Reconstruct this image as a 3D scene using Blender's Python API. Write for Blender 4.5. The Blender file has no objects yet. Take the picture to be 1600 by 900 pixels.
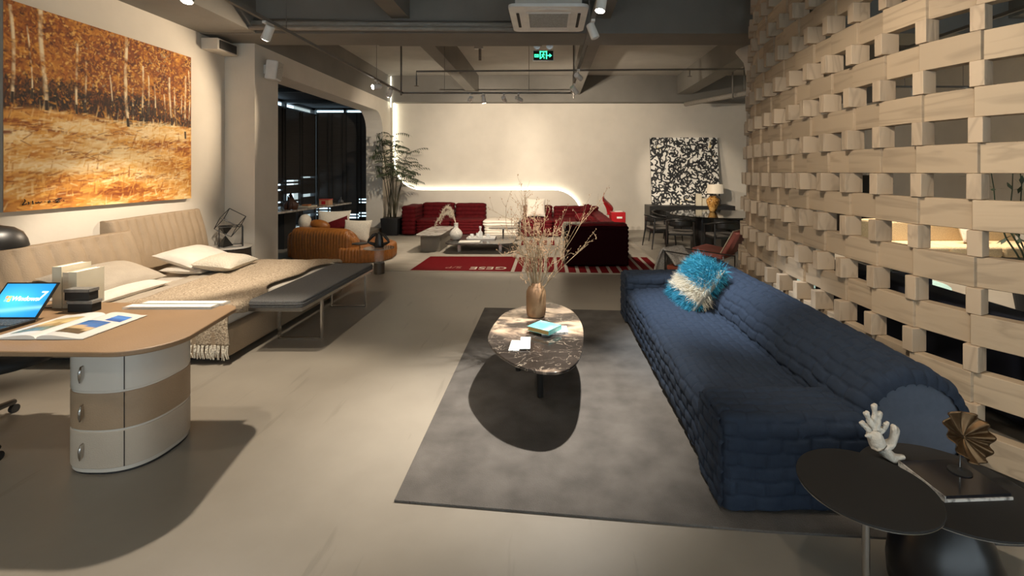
import bpy, bmesh, math, random
import numpy as np
from mathutils import Vector, Matrix, Euler
random.seed(7); rng = np.random.default_rng(7)
C = bpy.context.scene.collection
sc = bpy.context.scene
PI = math.pi
# ---------------------------------------------------------------- camera, world, exposure
cam = bpy.data.objects.new('camera', bpy.data.cameras.new('camera')); C.objects.link(cam)
cam.location = (0, 0, 1.65); cam.rotation_euler = (PI/2, 0, 0)
cam.data.sensor_width = 36; cam.data.lens = 730/1600*36
cam.data.shift_x = -57/1600; cam.data.shift_y = -182/1600
cam.data.clip_start = .05; cam.data.clip_end = 200
sc.camera = cam
sc.view_settings.view_transform = 'Standard'; sc.view_settings.look = 'None'
sc.view_settings.gamma = 1; sc.view_settings.use_curve_mapping = False
sc.view_settings.exposure = 0.6
sc.cycles.use_denoising = True
sc.cycles.max_bounces = 10; sc.cycles.diffuse_bounces = 6; sc.cycles.glossy_bounces = 4
sc.cycles.sample_clamp_indirect = 6
w = bpy.data.worlds.new('world'); sc.world = w; w.use_nodes = True
w.node_tree.nodes['Background'].inputs[0].default_value = (.62, .84, 1, 1)
w.node_tree.nodes['Background'].inputs[1].default_value = 1.6

WARM = (1, .80, .58); WARM2 = (1, .86, .69); NEUT = (1, .93, .84); COOL = (.86, .93, 1)
def spot(loc, target, energy, angle=50, blend=.4, color=WARM2, size=.04, parent=None):
    l = bpy.data.lights.new('spot_lamp', 'SPOT'); l.energy = energy; l.color = color
    l.spot_size = math.radians(angle); l.spot_blend = blend; l.shadow_soft_size = size
    o = bpy.data.objects.new('spot_lamp', l); C.objects.link(o)
    o.location = loc
    o.rotation_euler = (Vector(target)-Vector(loc)).to_track_quat('-Z', 'Y').to_euler()
    return o

# ---------------------------------------------------------------- materials
def hexc(r, g, b): return (r, g, b, 1)
def mat(name, col, rough=.6, metal=0, spec=.5, noise=None, bump=None, sheen=0, emit=None, trans=0, coat=0):
    """noise=(scale, amount, stretch xyz) tints the colour; bump=(scale, strength, stretch)."""
    m = bpy.data.materials.new(name); m.use_nodes = True
    nt = m.node_tree; b = nt.nodes['Principled BSDF']
    b.inputs['Base Color'].default_value = (*col, 1); b.inputs['Roughness'].default_value = rough
    b.inputs['Metallic'].default_value = metal; b.inputs['Specular IOR Level'].default_value = spec
    b.inputs['Sheen Weight'].default_value = sheen; b.inputs['Transmission Weight'].default_value = trans
    b.inputs['Coat Weight'].default_value = coat
    if sheen: b.inputs['Sheen Tint'].default_value = (*[min(1, c*2+.1) for c in col], 1)
    if emit: b.inputs['Emission Color'].default_value = (*emit[0], 1); b.inputs['Emission Strength'].default_value = emit[1]
    tc = None
    def coords(stretch):
        nonlocal tc
        if tc is None: tc = nt.nodes.new('ShaderNodeTexCoord')
        mp = nt.nodes.new('ShaderNodeMapping'); nt.links.new(tc.outputs['Object'], mp.inputs[0])
        mp.inputs['Scale'].default_value = stretch; return mp
    if noise is None: noise = (6, .12, (1, 1, 1))
    sc_, am, st = noise
    n = nt.nodes.new('ShaderNodeTexNoise'); n.inputs['Scale'].default_value = sc_; n.inputs['Detail'].default_value = 6
    nt.links.new(coords(st).outputs[0], n.inputs['Vector'])
    r = nt.nodes.new('ShaderNodeMapRange'); nt.links.new(n.outputs[0], r.inputs[0])
    r.inputs[1].default_value = .25; r.inputs[2].default_value = .75
    r.inputs[3].default_value = 1-am; r.inputs[4].default_value = 1+am*.6
    mx = nt.nodes.new('ShaderNodeVectorMath'); mx.operation = 'MULTIPLY'
    mx.inputs[0].default_value = col; nt.links.new(r.outputs[0], mx.inputs[1])
    nt.links.new(mx.outputs[0], b.inputs['Base Color'])
    if bump:
        n2 = nt.nodes.new('ShaderNodeTexNoise'); n2.inputs['Scale'].default_value = bump[0]; n2.inputs['Detail'].default_value = 5
        nt.links.new(coords(bump[2] if len(bump) > 2 else (1, 1, 1)).outputs[0], n2.inputs['Vector'])
        bp = nt.nodes.new('ShaderNodeBump'); bp.inputs['Strength'].default_value = bump[1]; bp.inputs['Distance'].default_value = .02
        nt.links.new(n2.outputs[0], bp.inputs['Height']); nt.links.new(bp.outputs[0], b.inputs['Normal'])
    return m
def ramp_mat(name, stops, scale, stretch=(1, 1, 1), rough=.5, distort=0, detail=8, kind='noise', bump=0, spec=.5):
    m = bpy.data.materials.new(name); m.use_nodes = True; nt = m.node_tree; b = nt.nodes['Principled BSDF']
    tc = nt.nodes.new('ShaderNodeTexCoord'); mp = nt.nodes.new('ShaderNodeMapping'); mp.inputs['Scale'].default_value = stretch
    nt.links.new(tc.outputs['Object'], mp.inputs[0])
    if kind == 'noise':
        n = nt.nodes.new('ShaderNodeTexNoise'); n.inputs['Detail'].default_value = detail; n.inputs['Distortion'].default_value = distort
    else:
        n = nt.nodes.new('ShaderNodeTexWave'); n.inputs['Detail'].default_value = detail; n.inputs['Distortion'].default_value = distort
        n.bands_direction = kind
    n.inputs['Scale'].default_value = scale
    nt.links.new(mp.outputs[0], n.inputs['Vector'])
    r = nt.nodes.new('ShaderNodeValToRGB'); nt.links.new(n.outputs[0 if kind == 'noise' else 'Fac'], r.inputs[0])
    e = r.color_ramp.elements
    while len(e) < len(stops): e.new(.5)
    for el, (p, c) in zip(e, stops): el.position = p; el.color = (*c, 1)
    nt.links.new(r.outputs[0], b.inputs['Base Color']); b.inputs['Roughness'].default_value = rough
    b.inputs['Specular IOR Level'].default_value = spec
    if bump:
        bp = nt.nodes.new('ShaderNodeBump'); bp.inputs['Strength'].default_value = bump; bp.inputs['Distance'].default_value = .01
        nt.links.new(n.outputs[0 if kind == 'noise' else 'Fac'], bp.inputs['Height']); nt.links.new(bp.outputs[0], b.inputs['Normal'])
    return m
def vcol_mat(name, rough=.6, emit=0, bump=0):
    m = bpy.data.materials.new(name); m.use_nodes = True; nt = m.node_tree; b = nt.nodes['Principled BSDF']
    a = nt.nodes.new('ShaderNodeAttribute'); a.attribute_name = 'paint'
    nt.links.new(a.outputs['Color'], b.inputs['Base Color']); b.inputs['Roughness'].default_value = rough
    if emit: nt.links.new(a.outputs['Color'], b.inputs['Emission Color']); b.inputs['Emission Strength'].default_value = emit
    return m
def glass(name, col=(.9, .95, .95), rough=.02, alpha=.25):
    m = bpy.data.materials.new(name); m.use_nodes = True; b = m.node_tree.nodes['Principled BSDF']
    b.inputs['Base Color'].default_value = (*col, 1); b.inputs['Roughness'].default_value = rough
    b.inputs['Alpha'].default_value = alpha; b.inputs['Specular IOR Level'].default_value = .8
    return m
def emis(name, col, s):
    m = bpy.data.materials.new(name); m.use_nodes = True; b = m.node_tree.nodes['Principled BSDF']
    b.inputs['Base Color'].default_value = (*col, 1); b.inputs['Emission Color'].default_value = (*col, 1)
    b.inputs['Emission Strength'].default_value = s; return m

# ---------------------------------------------------------------- mesh builder
class MB:
    def __init__(s): s.v = []; s.f = []
    def add(s, vs, fs):
        k = len(s.v); s.v.extend([tuple(map(float, p)) for p in vs]); s.f.extend([tuple(i+k for i in f) for f in fs]); return s
    def box(s, x0, x1, y0, y1, z0, z1):
        return s.add([(x0,y0,z0),(x1,y0,z0),(x1,y1,z0),(x0,y1,z0),(x0,y0,z1),(x1,y0,z1),(x1,y1,z1),(x0,y1,z1)],
                     [(0,3,2,1),(4,5,6,7),(0,1,5,4),(1,2,6,5),(2,3,7,6),(3,0,4,7)])
    def obox(s, c, size, rot=(0,0,0)):
        R = Euler(rot).to_matrix(); hx, hy, hz = [q/2 for q in size]; c = Vector(c)
        vs = [c+R@Vector((a*hx,b*hy,d*hz)) for d in (-1,1) for a,b in ((-1,-1),(1,-1),(1,1),(-1,1))]
        return s.add(vs, [(0,3,2,1),(4,5,6,7),(0,1,5,4),(1,2,6,5),(2,3,7,6),(3,0,4,7)])
    def tube(s, pts, r, n=8, cap=True):
        pts = [Vector(p) for p in pts]; rs = r if isinstance(r, (list, tuple)) else [r]*len(pts)
        k0 = len(s.v); up = None
        for i, p in enumerate(pts):
            d = (pts[min(i+1,len(pts)-1)]-pts[max(i-1,0)])
            d = d.normalized() if d.length > 1e-9 else Vector((0,0,1))
            if up is None: up = Vector((0,0,1)) if abs(d.z) < .9 else Vector((1,0,0))
            a = d.cross(up); a = a.normalized() if a.length > 1e-6 else Vector((1,0,0)); b = a.cross(d).normalized(); up = b
            for j in range(n):
                t = 2*PI*j/n; q = p + (a*math.cos(t)+b*math.sin(t))*rs[i]; s.v.append(tuple(q))
        for i in range(len(pts)-1):
            for j in range(n):
                s.f.append((k0+i*n+j, k0+(i+1)*n+j, k0+(i+1)*n+(j+1)%n, k0+i*n+(j+1)%n))
        if cap:
            s.f.append(tuple(k0+j for j in range(n))); s.f.append(tuple(k0+(len(pts)-1)*n+j for j in reversed(range(n))))
        return s
    def lathe(s, prof, c=(0,0,0), n=32):
        k = len(s.v)
        for r, z in prof:
            for j in range(n):
                t = 2*PI*j/n; s.v.append((c[0]+r*math.cos(t), c[1]+r*math.sin(t), c[2]+z))
        for i in range(len(prof)-1):
            for j in range(n):
                s.f.append((k+i*n+j, k+i*n+(j+1)%n, k+(i+1)*n+(j+1)%n, k+(i+1)*n+j))
        s.f.append(tuple(k+j for j in reversed(range(n)))); s.f.append(tuple(k+(len(prof)-1)*n+j for j in range(n)))
        return s
    def prism(s, poly, z0, z1):
        n = len(poly); k = len(s.v)
        s.v += [(x,y,z0) for x,y in poly]+[(x,y,z1) for x,y in poly]
        s.f.append(tuple(k+i for i in reversed(range(n)))); s.f.append(tuple(k+n+i for i in range(n)))
        for i in range(n): s.f.append((k+i, k+(i+1)%n, k+n+(i+1)%n, k+n+i))
        return s
    def loft(s, rings, cap=True):
        n = len(rings[0]); k = len(s.v)
        for r in rings: s.v += [tuple(map(float, p)) for p in r]
        for i in range(len(rings)-1):
            for j in range(n): s.f.append((k+i*n+j, k+i*n+(j+1)%n, k+(i+1)*n+(j+1)%n, k+(i+1)*n+j))
        if cap:
            s.f.append(tuple(k+j for j in reversed(range(n)))); s.f.append(tuple(k+(len(rings)-1)*n+j for j in range(n)))
        return s
    def grid(s, P):
        """P: array (a,b,3)"""
        a, b = P.shape[:2]; k = len(s.v); s.v += [tuple(map(float, p)) for p in P.reshape(-1, 3)]
        for i in range(a-1):
            for j in range(b-1): s.f.append((k+i*b+j, k+i*b+j+1, k+(i+1)*b+j+1, k+(i+1)*b+j))
        return s
    def sphere(s, c, r, n=16, m=10, f=None):
        rr = r if isinstance(r, tuple) else (r,)*3
        rings = []
        for i in range(1, m):
            ph = PI*i/m-PI/2
            rings.append([(c[0]+rr[0]*math.cos(ph)*math.cos(2*PI*j/n), c[1]+rr[1]*math.cos(ph)*math.sin(2*PI*j/n), c[2]+rr[2]*math.sin(ph)) for j in range(n)])
        return s.loft(rings)
    def xf(s, M):
        s.v = [tuple(M@Vector(p)) for p in s.v]; return s
    def build(s, name, m, parent=None, smooth=False, bevel=0, world=True, sub=0, solid=0, seg=2):
        me = bpy.data.meshes.new(name); me.from_pydata(s.v, [], s.f); me.validate()
        bm = bmesh.new(); bm.from_mesh(me); bmesh.ops.recalc_face_normals(bm, faces=bm.faces); bm.to_mesh(me); bm.free()
        me.materials.append(m); o = bpy.data.objects.new(name, me); C.objects.link(o)
        if smooth: me.shade_smooth()
        if solid: q = o.modifiers.new('solid', 'SOLIDIFY'); q.thickness = solid; q.offset = 0
        if bevel:
            q = o.modifiers.new('bevel', 'BEVEL'); q.width = bevel; q.segments = seg; q.limit_method = 'ANGLE'; q.angle_limit = .6
            me.shade_smooth(); q.harden_normals = True
        if sub: q = o.modifiers.new('sub', 'SUBSURF'); q.levels = sub; q.render_levels = sub; me.shade_smooth()
        if parent is not None:
            o.parent = parent
            if world:
                r = parent; off = Vector((0,0,0))
                while r is not None: off += r.location; r = r.parent
                o.location = -off
        return o
def tag(o, label=None, cat=None, group=None, kind=None):
    for k, v in (('label', label), ('category', cat), ('group', group), ('kind', kind)):
        if v: o[k] = v
    return o
def thing(name, label, cat, loc, group=None, rz=0):
    o = bpy.data.objects.new(name, None); o.empty_display_size = .1; C.objects.link(o); o.location = loc; o.rotation_euler = (0,0,rz)
    return tag(o, label, cat, group)
def struct(name, mb, m, parent=None, **k):
    o = mb.build(name, m, parent, **k)
    if parent is None: o['kind'] = 'structure'
    return o
def kids(o): return [c for c in bpy.data.objects if c.parent == o]
def copy_tree(o, parent=None):
    c = o.copy(); C.objects.link(c)
    if parent is not None: c.parent = parent
    for ch in kids(o): copy_tree(ch, c)
    return c
def text_mesh(body, size, M, m, name, parent, extrude=.0008, world=True):
    cu = bpy.data.curves.new('t', 'FONT'); cu.body = body; cu.size = size; cu.extrude = extrude; cu.align_x = 'CENTER'; cu.align_y = 'CENTER'
    t = bpy.data.objects.new('t', cu); C.objects.link(t)
    me = bpy.data.meshes.new_from_object(t.evaluated_get(bpy.context.evaluated_depsgraph_get()))
    bpy.data.objects.remove(t)
    mb = MB(); mb.v = [tuple(M@v.co) for v in me.vertices]; mb.f = [tuple(p.vertices) for p in me.polygons]
    return mb.build(name, m, parent, world=world)
def rrect(x0, x1, y0, y1, r, n=6):
    pts = []
    for cx, cy, a0 in ((x1-r,y1-r,0),(x0+r,y1-r,PI/2),(x0+r,y0+r,PI),(x1-r,y0+r,3*PI/2)):
        for i in range(n+1):
            t = a0+PI/2*i/n; pts.append((cx+r*math.cos(t), cy+r*math.sin(t)))
    return pts
def resample(poly, step):
    P = np.array(poly+[poly[0]]); d = np.r_[0, np.cumsum(np.hypot(*np.diff(P, axis=0).T))]
    n = max(8, int(d[-1]/step)); t = np.linspace(0, d[-1], n, endpoint=False)
    Q = np.c_[np.interp(t, d, P[:,0]), np.interp(t, d, P[:,1])]
    T = np.roll(Q, -1, 0)-np.roll(Q, 1, 0); T /= np.linalg.norm(T, axis=1)[:,None]
    return Q, np.c_[T[:,1], -T[:,0]], t, d[-1]
def pillow_mb(w, h, t, n=22, wob=.0):
    """pillow in local XZ.. lies flat in XY, thickness along z"""
    u = np.linspace(-1, 1, n); U, V = np.meshgrid(u, u, indexing='ij')
    pinch = lambda a, b: a*(1-.07*(1-np.abs(b)**2)*np.abs(a)**3)
    X = w/2*pinch(U, V); Y = h/2*pinch(V, U)
    Z = t/2*np.clip((1-np.abs(U)**2.6)*(1-np.abs(V)**2.6), 0, 1)**.5
    Z = Z*(1+wob*np.sin(U*5+V*3)*np.cos(V*6-U))
    mb = MB(); mb.grid(np.dstack([X, Y, Z])); mb.grid(np.dstack([X, Y, -Z])[::-1]); return mb
def put(loc, rot=(0,0,0)): return Matrix.Translation(loc) @ Euler(rot).to_matrix().to_4x4()
def fold_block(x0, x1, y0, y1, z0, z1, n, r=.12, amp=.02, step=.03, top_r=.04, wav=.006, seed=0):
    """upholstered block pleated into horizontal rolls"""
    Q, N, t, L = resample(rrect(x0, x1, y0, y1, r), step)
    rings = []; m = n*6
    for i in range(m+1):
        f = i/m; z = z0+(z1-z0)*f
        b = amp*(abs(math.sin(PI*f*n))**.6-1)
        zz = z + wav*np.sin(t*9+seed+int(f*n)*1.7)
        ins = 0
        if z > z1-top_r: ins = -(top_r-math.sqrt(max(0, top_r**2-(z-z1+top_r)**2)))
        P = Q+N*(b+ins)
        rings.append(np.c_[P, zz])
    c = Q.mean(0)
    for k in (.85, .6, .3, .05):
        P = c+(Q+N*(b+ins)-c)*k; rings.append(np.c_[P, np.full(len(P), z1+.012*(1-k))+.5*wav*np.sin(P[:,0]*20)])
    return MB().loft(rings)
def chan_block(poly, z0, z1, pitch=.07, amp=.018, step=.012, top_r=.08, ztop=None):
    """upholstered block with vertical channels, outline poly"""
    Q, N, t, L = resample(poly, step); k = max(1, round(L/pitch))
    md = amp*(np.abs(np.sin(PI*t/L*k))**.5-1)
    zt = ztop(Q) if ztop else np.full(len(Q), z1)
    rings = []; c = Q.mean(0)
    for f, ins in [(0,-.03),(.04,-.005),(.3,0),(.6,.005)]:
        rings.append(np.c_[Q+N*(md+ins)[:,None], z0+(zt-top_r-z0)*f])
    for a in np.linspace(0, PI/2, 7):
        rings.append(np.c_[Q+N*(md*math.cos(a)*1+ -top_r*(1-math.cos(a)))[:,None], zt-top_r+top_r*math.sin(a)])
    P0 = rings[-1]
    for kk in (.7, .4, .1):
        P = P0.copy(); P[:,:2] = c+(P0[:,:2]-c)*kk; P[:,2] = P0[:,2].mean()*(1-kk)+P0[:,2]*kk+.008; rings.append(P)
    return MB().loft(rings)
# ---------------------------------------------------------------- shared materials
M = {}
M['wall'] = mat('plaster', (.66,.60,.51), .85, noise=(3,.05,(1,1,1)), bump=(14,.12))
M['wall_dark'] = mat('plaster_grey', (.55,.51,.45), .85, noise=(3,.06,(1,1,1)))
M['concrete'] = mat('painted_concrete', (.20,.185,.16), .85, noise=(2,.12,(1,1,1)), bump=(20,.1))
M['floor'] = None
M['black'] = mat('black_metal', (.012,.011,.010), .4, noise=(30,.1,(1,1,1)))
M['blackm'] = mat('black_matt', (.014,.013,.012), .75)
M['white'] = mat('white_plastic', (.72,.70,.66), .45)
M['white_metal'] = mat('white_lamp', (.70,.66,.60), .4)
M['chrome'] = mat('steel', (.55,.53,.5), .25, metal=1)
M['lit'] = emis('lamp_glow', (1,.93,.82), 25)
M['pipe'] = mat('pipe_grey', (.16,.145,.125), .6)
M['darkwood'] = mat('dark_wood', (.03,.022,.016), .45, noise=(4,.3,(1,12,1)))
# epoxy floor
def floor_mat():
    m = bpy.data.materials.new('epoxy_floor'); m.use_nodes = True; nt = m.node_tree; b = nt.nodes['Principled BSDF']
    tc = nt.nodes.new('ShaderNodeTexCoord')
    n = nt.nodes.new('ShaderNodeTexNoise'); n.inputs['Scale'].default_value = .9; n.inputs['Detail'].default_value = 8; n.inputs['Roughness'].default_value = .6
    nt.links.new(tc.outputs['Object'], n.inputs[0])
    r = nt.nodes.new('ShaderNodeValToRGB'); nt.links.new(n.outputs[0], r.inputs[0])
    r.color_ramp.elements[0].position = .35; r.color_ramp.elements[0].color = (.215,.190,.155,1)
    r.color_ramp.elements[1].position = .7; r.color_ramp.elements[1].color = (.275,.245,.20,1)
    # scuffs: thin stretched streaks
    mp = nt.nodes.new('ShaderNodeMapping'); mp.inputs['Scale'].default_value = (9, .9, 1); mp.inputs['Rotation'].default_value = (0,0,.25)
    nt.links.new(tc.outputs['Object'], mp.inputs[0])
    n2 = nt.nodes.new('ShaderNodeTexNoise'); n2.inputs['Scale'].default_value = 1.3; n2.inputs['Detail'].default_value = 6; nt.links.new(mp.outputs[0], n2.inputs[0])
    r2 = nt.nodes.new('ShaderNodeValToRGB'); nt.links.new(n2.outputs[0], r2.inputs[0])
    r2.color_ramp.elements[0].position = .64; r2.color_ramp.elements[0].color = (1,1,1,1)
    r2.color_ramp.elements[1].position = .70; r2.color_ramp.elements[1].color = (.86,.86,.86,1)
    mx = nt.nodes.new('ShaderNodeVectorMath'); mx.operation = 'MULTIPLY'
    nt.links.new(r.outputs[0], mx.inputs[0]); nt.links.new(r2.outputs[0], mx.inputs[1]); nt.links.new(mx.outputs[0], b.inputs['Base Color'])
    r3 = nt.nodes.new('ShaderNodeMapRange'); nt.links.new(n.outputs[0], r3.inputs[0]); r3.inputs[3].default_value = .30; r3.inputs[4].default_value = .46
    nt.links.new(r3.outputs[0], b.inputs['Roughness']); b.inputs['Specular IOR Level'].default_value = .45
    return m
M['floor'] = floor_mat()
# ---------------------------------------------------------------- room shell
ZT, ZC = 3.57, 4.30
XR, YF, YB = 9.0, -3.5, 13.2
struct('floor', MB().box(-7.2, XR+.3, YF-.3, YB+.3, -.1, 0), M['floor'])
M['slab'] = mat('ceiling_slab', (.40,.375,.33), .85, noise=(2,.10,(1,1,1)))
struct('ceiling', MB().box(-7.2, XR+.3, YF-.3, YB+.3, ZC, ZC+.1), M['slab'])
struct('wall_back', MB().box(-7.2, XR+.3, YB, YB+.25, 0, ZC), M['wall'])
struct('wall_right', MB().box(XR, XR+.25, YF, YB, 0, ZC), M['wall'])
wf = MB().box(-7.2, -4.6, YF-.25, YF, 0, ZC).box(8.2, XR+.3, YF-.25, YF, 0, ZC).box(-4.6, 8.2, YF-.25, YF, 0, .4).box(-4.6, 8.2, YF-.25, YF, 3.2, ZC)
struct('wall_front', wf, M['wall'])
# unseen shop window added behind the viewer to fill the front with light
fr = MB()
for i in range(7): fr.box(-4.6+i*2.12, -4.54+i*2.12, YF-.16, YF-.08, .4, 3.2)
fr.box(-4.6, 8.2, YF-.16, YF-.08, .4, .46).box(-4.6, 8.2, YF-.16, YF-.08, 3.14, 3.2)
w3 = struct('added_window', fr, M['black'])
MB().box(-4.55, 8.15, YF-.125, YF-.115, .46, 3.14).build('glass_pane', glass('pane3', alpha=.12), w3)
al = bpy.data.lights.new('added_window_fill', 'AREA'); al.shape = 'RECTANGLE'; al.size = 12.4; al.size_y = 2.6; al.energy = 48; al.color = (1,.90,.76)  # added fill lamp, spread across the made-up window
ao = bpy.data.objects.new('added_window_fill', al); C.objects.link(ao); ao.location = (1.8, YF+.02, 1.8); ao.rotation_euler = (PI/2, 0, 0)
struct('wall_left', MB().box(-5.1, -4.85, YF, 7.0, 0, ZC), M['wall'])
# column and the far left wall with its round cornered opening
struct('trim_1', MB().box(-5.1, -4.4, 7.0, 7.6, 0, ZT), M['wall'])
op = [(7.6,0),(7.6,ZT),(13.2,ZT),(13.2,0),(12.4,0)]
for i in range(9):
    t = PI/2*i/8; op.append((11.9+.5*math.cos(t), 2.72+.5*math.sin(t)))
op += [(7.62,3.22),(7.6,3.2)]
poly = [(7.6,3.22),(7.6,ZT),(13.2,ZT),(13.2,0),(12.4,0)]+[(11.9+.5*math.cos(PI/2*i/8), 2.72+.5*math.sin(PI/2*i/8)) for i in range(9)]
mb = MB().prism(poly, -4.84, -4.4); mb.v = [(z, x, y) for x, y, z in mb.v]
struct('wall_alcove', mb, M['wall'])
# alcove shell: dark ceiling, raised platform, glazed sides
M['alcove'] = mat('alcove_ceiling', (.035,.036,.040), .8)
M['deck'] = mat('brown_deck', (.20,.17,.13), .5, noise=(5,.2,(1,8,1)))
M['skirt'] = mat('grey_skirting', (.09,.08,.07), .6)
struct('trim_2', MB().box(-6.6, -4.84, 7.0, 13.2, 3.42, 3.5), M['alcove'])
struct('trim_3', MB().box(-6.6, -6.12, 7.3, 10.4, 0, .22).box(-6.6, -4.4, 10.4, 13.2, 0, .17), M['deck'], bevel=.006)
struct('wall_alcove_near', MB().box(-6.6, -5.1, 7.05, 7.3, 0, 3.42), M['wall_dark'])
fr = MB()
for y in (7.3, 8.75, 10.2, 11.65, 13.06): fr.box(-6.66, -6.56, y, y+.06, .22, 3.42)
fr.box(-6.66, -6.56, 7.3, 13.1, 3.36, 3.42).box(-6.66, -6.56, 7.3, 13.1, .22, .3)
w1 = struct('window_1', fr, M['black'])
gl = MB().box(-6.62, -6.61, 7.36, 13.06, .3, 3.36).build('glass_pane', glass('pane', alpha=.12), w1)
fr = MB()
for x in (-6.56, -5.7, -4.9): fr.box(x, x+.06, 13.0, 13.1, .17, 3.42)
fr.box(-6.56, -4.84, 13.0, 13.1, 3.36, 3.42).box(-6.56, -4.84, 13.0, 13.1, .17, .25)
w2 = struct('window_2', fr, M['black'])
# daylight beyond the blinds (outer facade is overcast sky seen through the side glass)
# the end window backs onto solid wall; its pane glows to stand in for daylight
sky = emis('daylight', (.62,.86,1), 1.2)
MB().box(-6.5, -4.9, 13.11, 13.12, .25, 3.36).build('glass_pane', sky, w2)
mbm = MB()
for y in (8.2, 9.9, 11.5): mbm.box(-6.56, -4.84, y, y+.12, 3.34, 3.42)
struct('trim_4', mbm, M['black'])
# ceiling beams
struct('trim_5', MB().box(-4.86, XR, 6.5, 7.1, ZT, ZC), M['concrete'])           # cross beam
struct('trim_6', MB().box(-4.86, -4.07, YF, 6.5, ZT+.01, ZC), M['concrete'])     # side beam, near bay
struct('trim_7', MB().box(-4.9, -4.4, 7.1, 13.2, ZT, ZC), M['concrete'])         # side beam, far bay
struct('trim_8', MB().box(-4.4, XR, 12.9, 13.2, ZT, ZC), M['concrete'])          # beam over back wall
for i, (x0, x1) in enumerate(((-2.18,-1.93),(.66,.86),(3.55,3.95),(6.4,6.7))):
    struct('trim_%d' % (9+i), MB().box(x0, x1, 7.1, 12.9, 3.78, ZC).box(x0, x1, YF, 6.5, 3.78, ZC), M['concrete'])
struct('trim_13', MB().box(-4.86, XR, .2, .7, ZT, ZC), M['concrete'])
struct('trim_14', MB().lathe([(.36,0),(.36,3.2),(.40,3.4),(.52,ZT)], (3.5,7.35,0), 40), M['wall_dark'], smooth=True)
# raised wall panel with its light strip
pan = [(-4.4,0),(1.0,0),(1.0,.62)]
pan = [(-4.36,0),(.93,0)]
R1 = .78
pan += [(.93-R1+R1*math.cos(t), 1.13-R1+R1*math.sin(t)) for t in np.linspace(0, PI/2, 12)]
pan += [(-4.36+R1+.02 - 0*R1 + R1*0 + -R1*math.sin(t) + 0, 1.13+R1-R1*math.cos(t)) for t in np.linspace(0, PI/2, 12)]
pan += [(-4.36, ZC-.05)] if False else []
pan = [(-4.4,0)]+pan[1:-1]+[(-4.36,1.13+R1),(-4.36,ZT),(-4.4,ZT)]
mb = MB().prism(pan, -13.14, -13.06); mb.v = [(x, -z, y) for x, y, z in mb.v]
struct('trim_15', mb, M['wall'])
M['led'] = emis('light_strip', (1,.97,.80), 4.5)
edge = [(.93,.35)]+[(.93-R1+R1*math.cos(t), 1.13-R1+R1*math.sin(t)) for t in np.linspace(0, PI/2, 12)]
edge += [(-4.34+R1-R1*math.sin(t), 1.13+R1-R1*math.cos(t)) for t in np.linspace(0, PI/2, 14)]+[(-4.34,ZT+.0)]
E = np.array(edge); c = []
T = np.gradient(E, axis=0); T /= np.linalg.norm(T, axis=1)[:,None]; Nn = np.c_[T[:,1], -T[:,0]]
mb = MB()
a = E+Nn*.004; b2 = E+Nn*.022
for y in (13.115, 13.175): mb.v += [(p[0], y, p[1]) for p in a]+[(p[0], y, p[1]) for p in b2]
n = len(E)
for i in range(n-1):
    mb.f += [(i,i+1,n+i+1,n+i),(2*n+i,2*n+i+1,3*n+i+1,3*n+i),(i,i+1,2*n+i+1,2*n+i),(n+i,n+i+1,3*n+i+1,3*n+i)]
mb.box(-4.352,-4.334,12.865,12.885,3.42,4.27)
tag(mb.build('light_strip', M['led']), 'glowing white light strip along the edge of the curved wall panel', 'light strip')
# ---------------------------------------------------------------- blinds
M['blind'] = mat('blind_slat', (.035,.030,.026), .5, noise=(3,.3,(1,1,20)))
def blind(label, axis, pos, a0, a1, z0, zs, z1, grp):
    t = thing('venetian_blind', label, 'blind', (pos if axis == 'x' else (a0+a1)/2, (a0+a1)/2 if axis == 'x' else pos, z0), grp)
    def B(mb, u0, u1, d, zz0, zz1, tilt=0):
        c = ((pos, (u0+u1)/2, (zz0+zz1)/2) if axis == 'x' else ((u0+u1)/2, pos, (zz0+zz1)/2))
        size = ((d, u1-u0, zz1-zz0) if axis == 'x' else (u1-u0, d, zz1-zz0))
        mb.obox(c, size, (0, tilt, 0) if axis == 'x' else (-tilt, 0, 0))
    s = MB(); z = z0+.03
    while z < z1-.03:
        closed = z > zs
        # slats: closed above, gaps vary below
        tl = 1.45 if closed else 1.45-.55*rng.random()**2
        h = .05
        if not closed and rng.random() < .22: z += .042; continue
        B(s, a0+.002, a1-.002, h, z, z+.003, tl); z += .042
    s.build('slats', M['blind'], t)
    h = MB(); B(h, a0+.004, a1-.004, .06, z1-.03, z1+.01); h.build('head_rail', M['black'], t)
    h = MB(); B(h, a0+.004, a1-.004, .05, z0, z0+.02); h.build('bottom_rail', M['black'], t)
    h = MB()
    for u in (a0+.06, a1-.06): B(h, u-.008, u+.008, .062, z0, z1)
    h.build('ladder_tape', M['blackm'], t)
g = 'dark slatted blinds of the glazed alcove'
ys = np.linspace(7.4, 12.95, 8)
for i in range(7):
    blind(['dark slatted blind on the alcove side window, hidden edge behind the white column','dark slatted blind on the alcove side window, second from the column','dark slatted blind on the alcove side window, third from the column','dark slatted blind above the far end of the marble counter','dark slatted blind left of the brown sculpture','dark slatted blind on the side window, last but one before the corner','dark slatted blind on the side window, nearest the glazed corner'][i],
          'x', -6.45, ys[i]-.002, ys[i+1]+.002, .25, 1.5, 3.22, g)
xs = np.linspace(-6.42, -4.85, 5)
for i in range(4):
    blind(['leftmost brownish blind of the alcove end window, beside the corner post','second brownish blind of the alcove end window from the corner post','third brownish blind of the alcove end window from the corner post','brownish blind of the alcove end window against the curved opening edge'][i],
          'y', 12.92, xs[i]-.004, xs[i+1]+.004, .22, .95, 3.27, g)
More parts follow.
